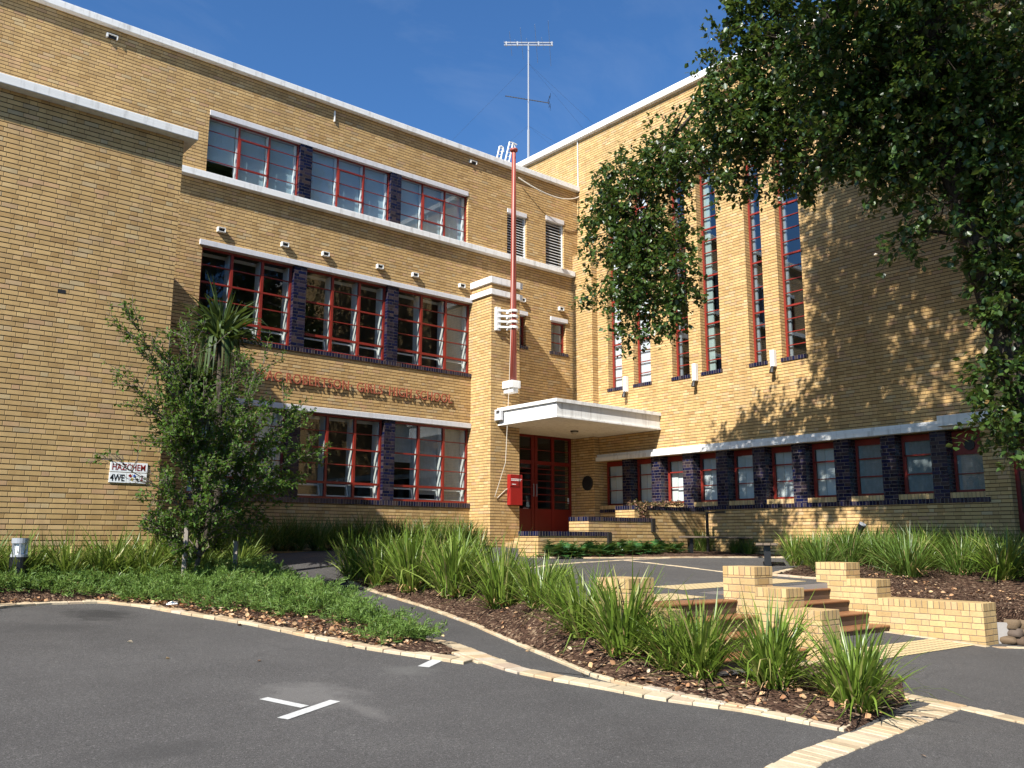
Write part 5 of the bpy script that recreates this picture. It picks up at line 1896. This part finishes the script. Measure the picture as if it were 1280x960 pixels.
# middle
lob(925, 140, 13.9, 55, 58, 168); lob(900, 62, 13.9, 16, 30, 22); lob(985, 150, 14.1, 60, 62, 168); lob(930, 222, 14.0, 30, 14, 19); lob(1000, 215, 14.2, 26, 26, 36); lob(985, 50, 13.9, 62, 46, 117); lob(945, 15, 13.7, 40, 32, 70); lob(905, 232, 13.9, 12, 10, 7)
lob(1060, 60, 12.8, 80, 75, 150); lob(1070, 160, 13.0, 62, 50, 90); lob(1130, 150, 13.2, 70, 80, 110); lob(1150, 60, 13.0, 85, 80, 130); lob(1110, 225, 13.2, 30, 22, 18)
lob(1225, 130, 13.4, 50, 90, 90); lob(1262, 190, 13.6, 40, 80, 70); lob(1245, 290, 13.8, 42, 55, 60); lob(1180, 255, 13.5, 45, 45, 34); lob(1130, 300, 13.4, 32, 14, 10); lob(1262, 365, 13.9, 36, 45, 44)
lob(1258, 465, 14.0, 32, 28, 26); lob(1243, 515, 13.9, 42, 22, 22); lob(1268, 545, 14.0, 26, 16, 12); lob(1330, 350, 14.5, 60, 180, 120); lob(1330, 60, 14, 80, 150, 120)
lob(800, 310, 14.5, 40, 60, 60); lob(870, 190, 14.3, 40, 40, 60); lob(1180, 130, 13.6, 100, 110, 150); lob(1090, 110, 13.4, 90, 90, 110)
nvis = len(LOB)
# crown above and beyond the frame, which shades the lower part and the hall wall
for c, rad, n in (((10.6, 6.0, 10.4), (1.9, 1.6, 1.2), 120), ((9.6, 4.4, 9.4), (1.8, 1.7, 1.3), 130), ((11.6, 4.2, 11.6), (2.3, 2.3, 1.9), 260), ((12.6, 7.0, 13.0), (2.2, 1.9, 1.8), 260), ((13.4, 4.6, 14.4), (2.6, 2.6, 2.0), 300), ((12.2, 1.6, 11.2), (2.3, 2.1, 2.1), 220),
                  ((14.6, 1.6, 9.0), (2.0, 2.2, 2.6), 200), ((14.2, 7.6, 14.8), (2.0, 1.7, 1.8), 200), ((16.0, 4.0, 12.5), (2.2, 2.2, 2.4), 220), ((10.0, 2.4, 8.6), (1.7, 1.8, 1.5), 120), ((12.5, 4.6, 16.6), (2.0, 2.0, 1.4), 120),
                  ((13.6, 8.2, 12.6), (1.5, 1.1, 1.6), 130), ((15.6, 7.4, 12.2), (1.6, 1.4, 1.8), 130), ((16.4, 5.6, 9.6), (1.6, 1.6, 1.8), 130), ((15.4, 2.6, 6.2), (1.6, 1.8, 1.8), 110), ((12.8, 8.6, 14.4), (1.5, 1.0, 1.6), 130), ((13.0, 8.9, 12.4), (1.2, .8, 1.2), 70), ((13.0, 9.2, 15.4), (1.1, .8, 1.3), 70), ((13.2, 4.2, 18.2), (2.2, 2.2, 1.8), 150), ((14.8, 6.2, 17.2), (2.0, 2.0, 1.8), 140), ((15.4, 3.0, 17.6), (2.2, 2.2, 2.0), 140), ((13.2, 1.0, 15.4), (2.2, 2.2, 2.0), 130), ((15.8, 7.8, 15.8), (1.8, 1.5, 1.8), 120), ((16.6, 2.0, 14.6), (2.0, 2.0, 2.0), 120)):
    LOB.append((np.array(c), rad, n))
hang = [np.array(tr[9]), at_x(1010, 45, 13.6), at_x(900, 105, 14.0), at_x(838, 175, 14.2), at_x(803, 275, 14.2), at_x(798, 380, 14.1)]
tk.tube([tuple(p) for p in hang], [.10, .075, .05, .036, .022, .010], 8)
LP, LD = [], []
for li, (c, rad, n) in enumerate(LOB):
    rad = np.array(rad)
    # limb from the trunk
    tz = c[2] - .35 * np.linalg.norm((c - tr[6])[:2]) * .6
    j = int(np.argmin([abs(p[2] - tz) + (0 if 3 <= q <= 10 else 9) for q, p in enumerate(tr)]))
    s = tr[j]
    mid = s * .5 + c * .5 + np.array([0, 0, .12 * np.linalg.norm(c - s)]) + r.normal(0, .15, 3)
    if to_px(c)[0] < 905 and li < nvis:      # the hanging branch: smaller boughs fed from one long limb
        tk.tube([tuple(hang[3 if c[2] > 6.2 else 4]), tuple(hang[3] * .4 + c * .6), tuple(c)], [.022, .015, .008], 6)
    elif li != 17:
        R0 = .035 + .012 * np.linalg.norm(c - s) * .6
        b0 = s * .75 + mid * .25 + r.normal(0, .05, 3)
        tk.tube([tuple(s), tuple(b0), tuple(mid), tuple(mid * .4 + c * .6 + r.normal(0, .06, 3)), tuple(c)], [R0 * 1.2, R0, R0 * .7, R0 * .45, .014], 7)
    nl = 17 if li < nvis else 16
    n = int(n * (1.35 if li < nvis else 1.7))
    for k in range(n):
        d = r.normal(0, 1, 3); d /= np.linalg.norm(d)
        q = c + d * rad * (r.uniform(.15, 1.0) ** .55) * r.uniform(.85, 1.12)
        out = d * .7 + np.array([0, 0, -.35]) + r.normal(0, .4, 3); out /= np.linalg.norm(out)
        TL = r.uniform(.28, .55)
        if k % 3 == 0:
            tk.tube([tuple(c + (q - c) * .35), tuple(q), tuple(q + out * TL)], [.012, .006, .003], 4, cap=False)
        t = r.uniform(0, 1, nl)
        P = q + out * TL * t[:, None] + r.normal(0, .045, (nl, 3))
        D = r.normal(0, .8, (nl, 3)) + out * .6
        LP.append(P); LD.append(D)
tk.build('trunk', M['bark'], bt)
LP, LD = np.concatenate(LP), np.concatenate(LD)
V, F = leaf_cloud(LP, LD, .115, r, droop=.35, ratio=.74, jit=.2)
np_mesh('crown', V, F, M['leaf_big'], bt)
print('leaves', len(LP), 'elm', len(protos))
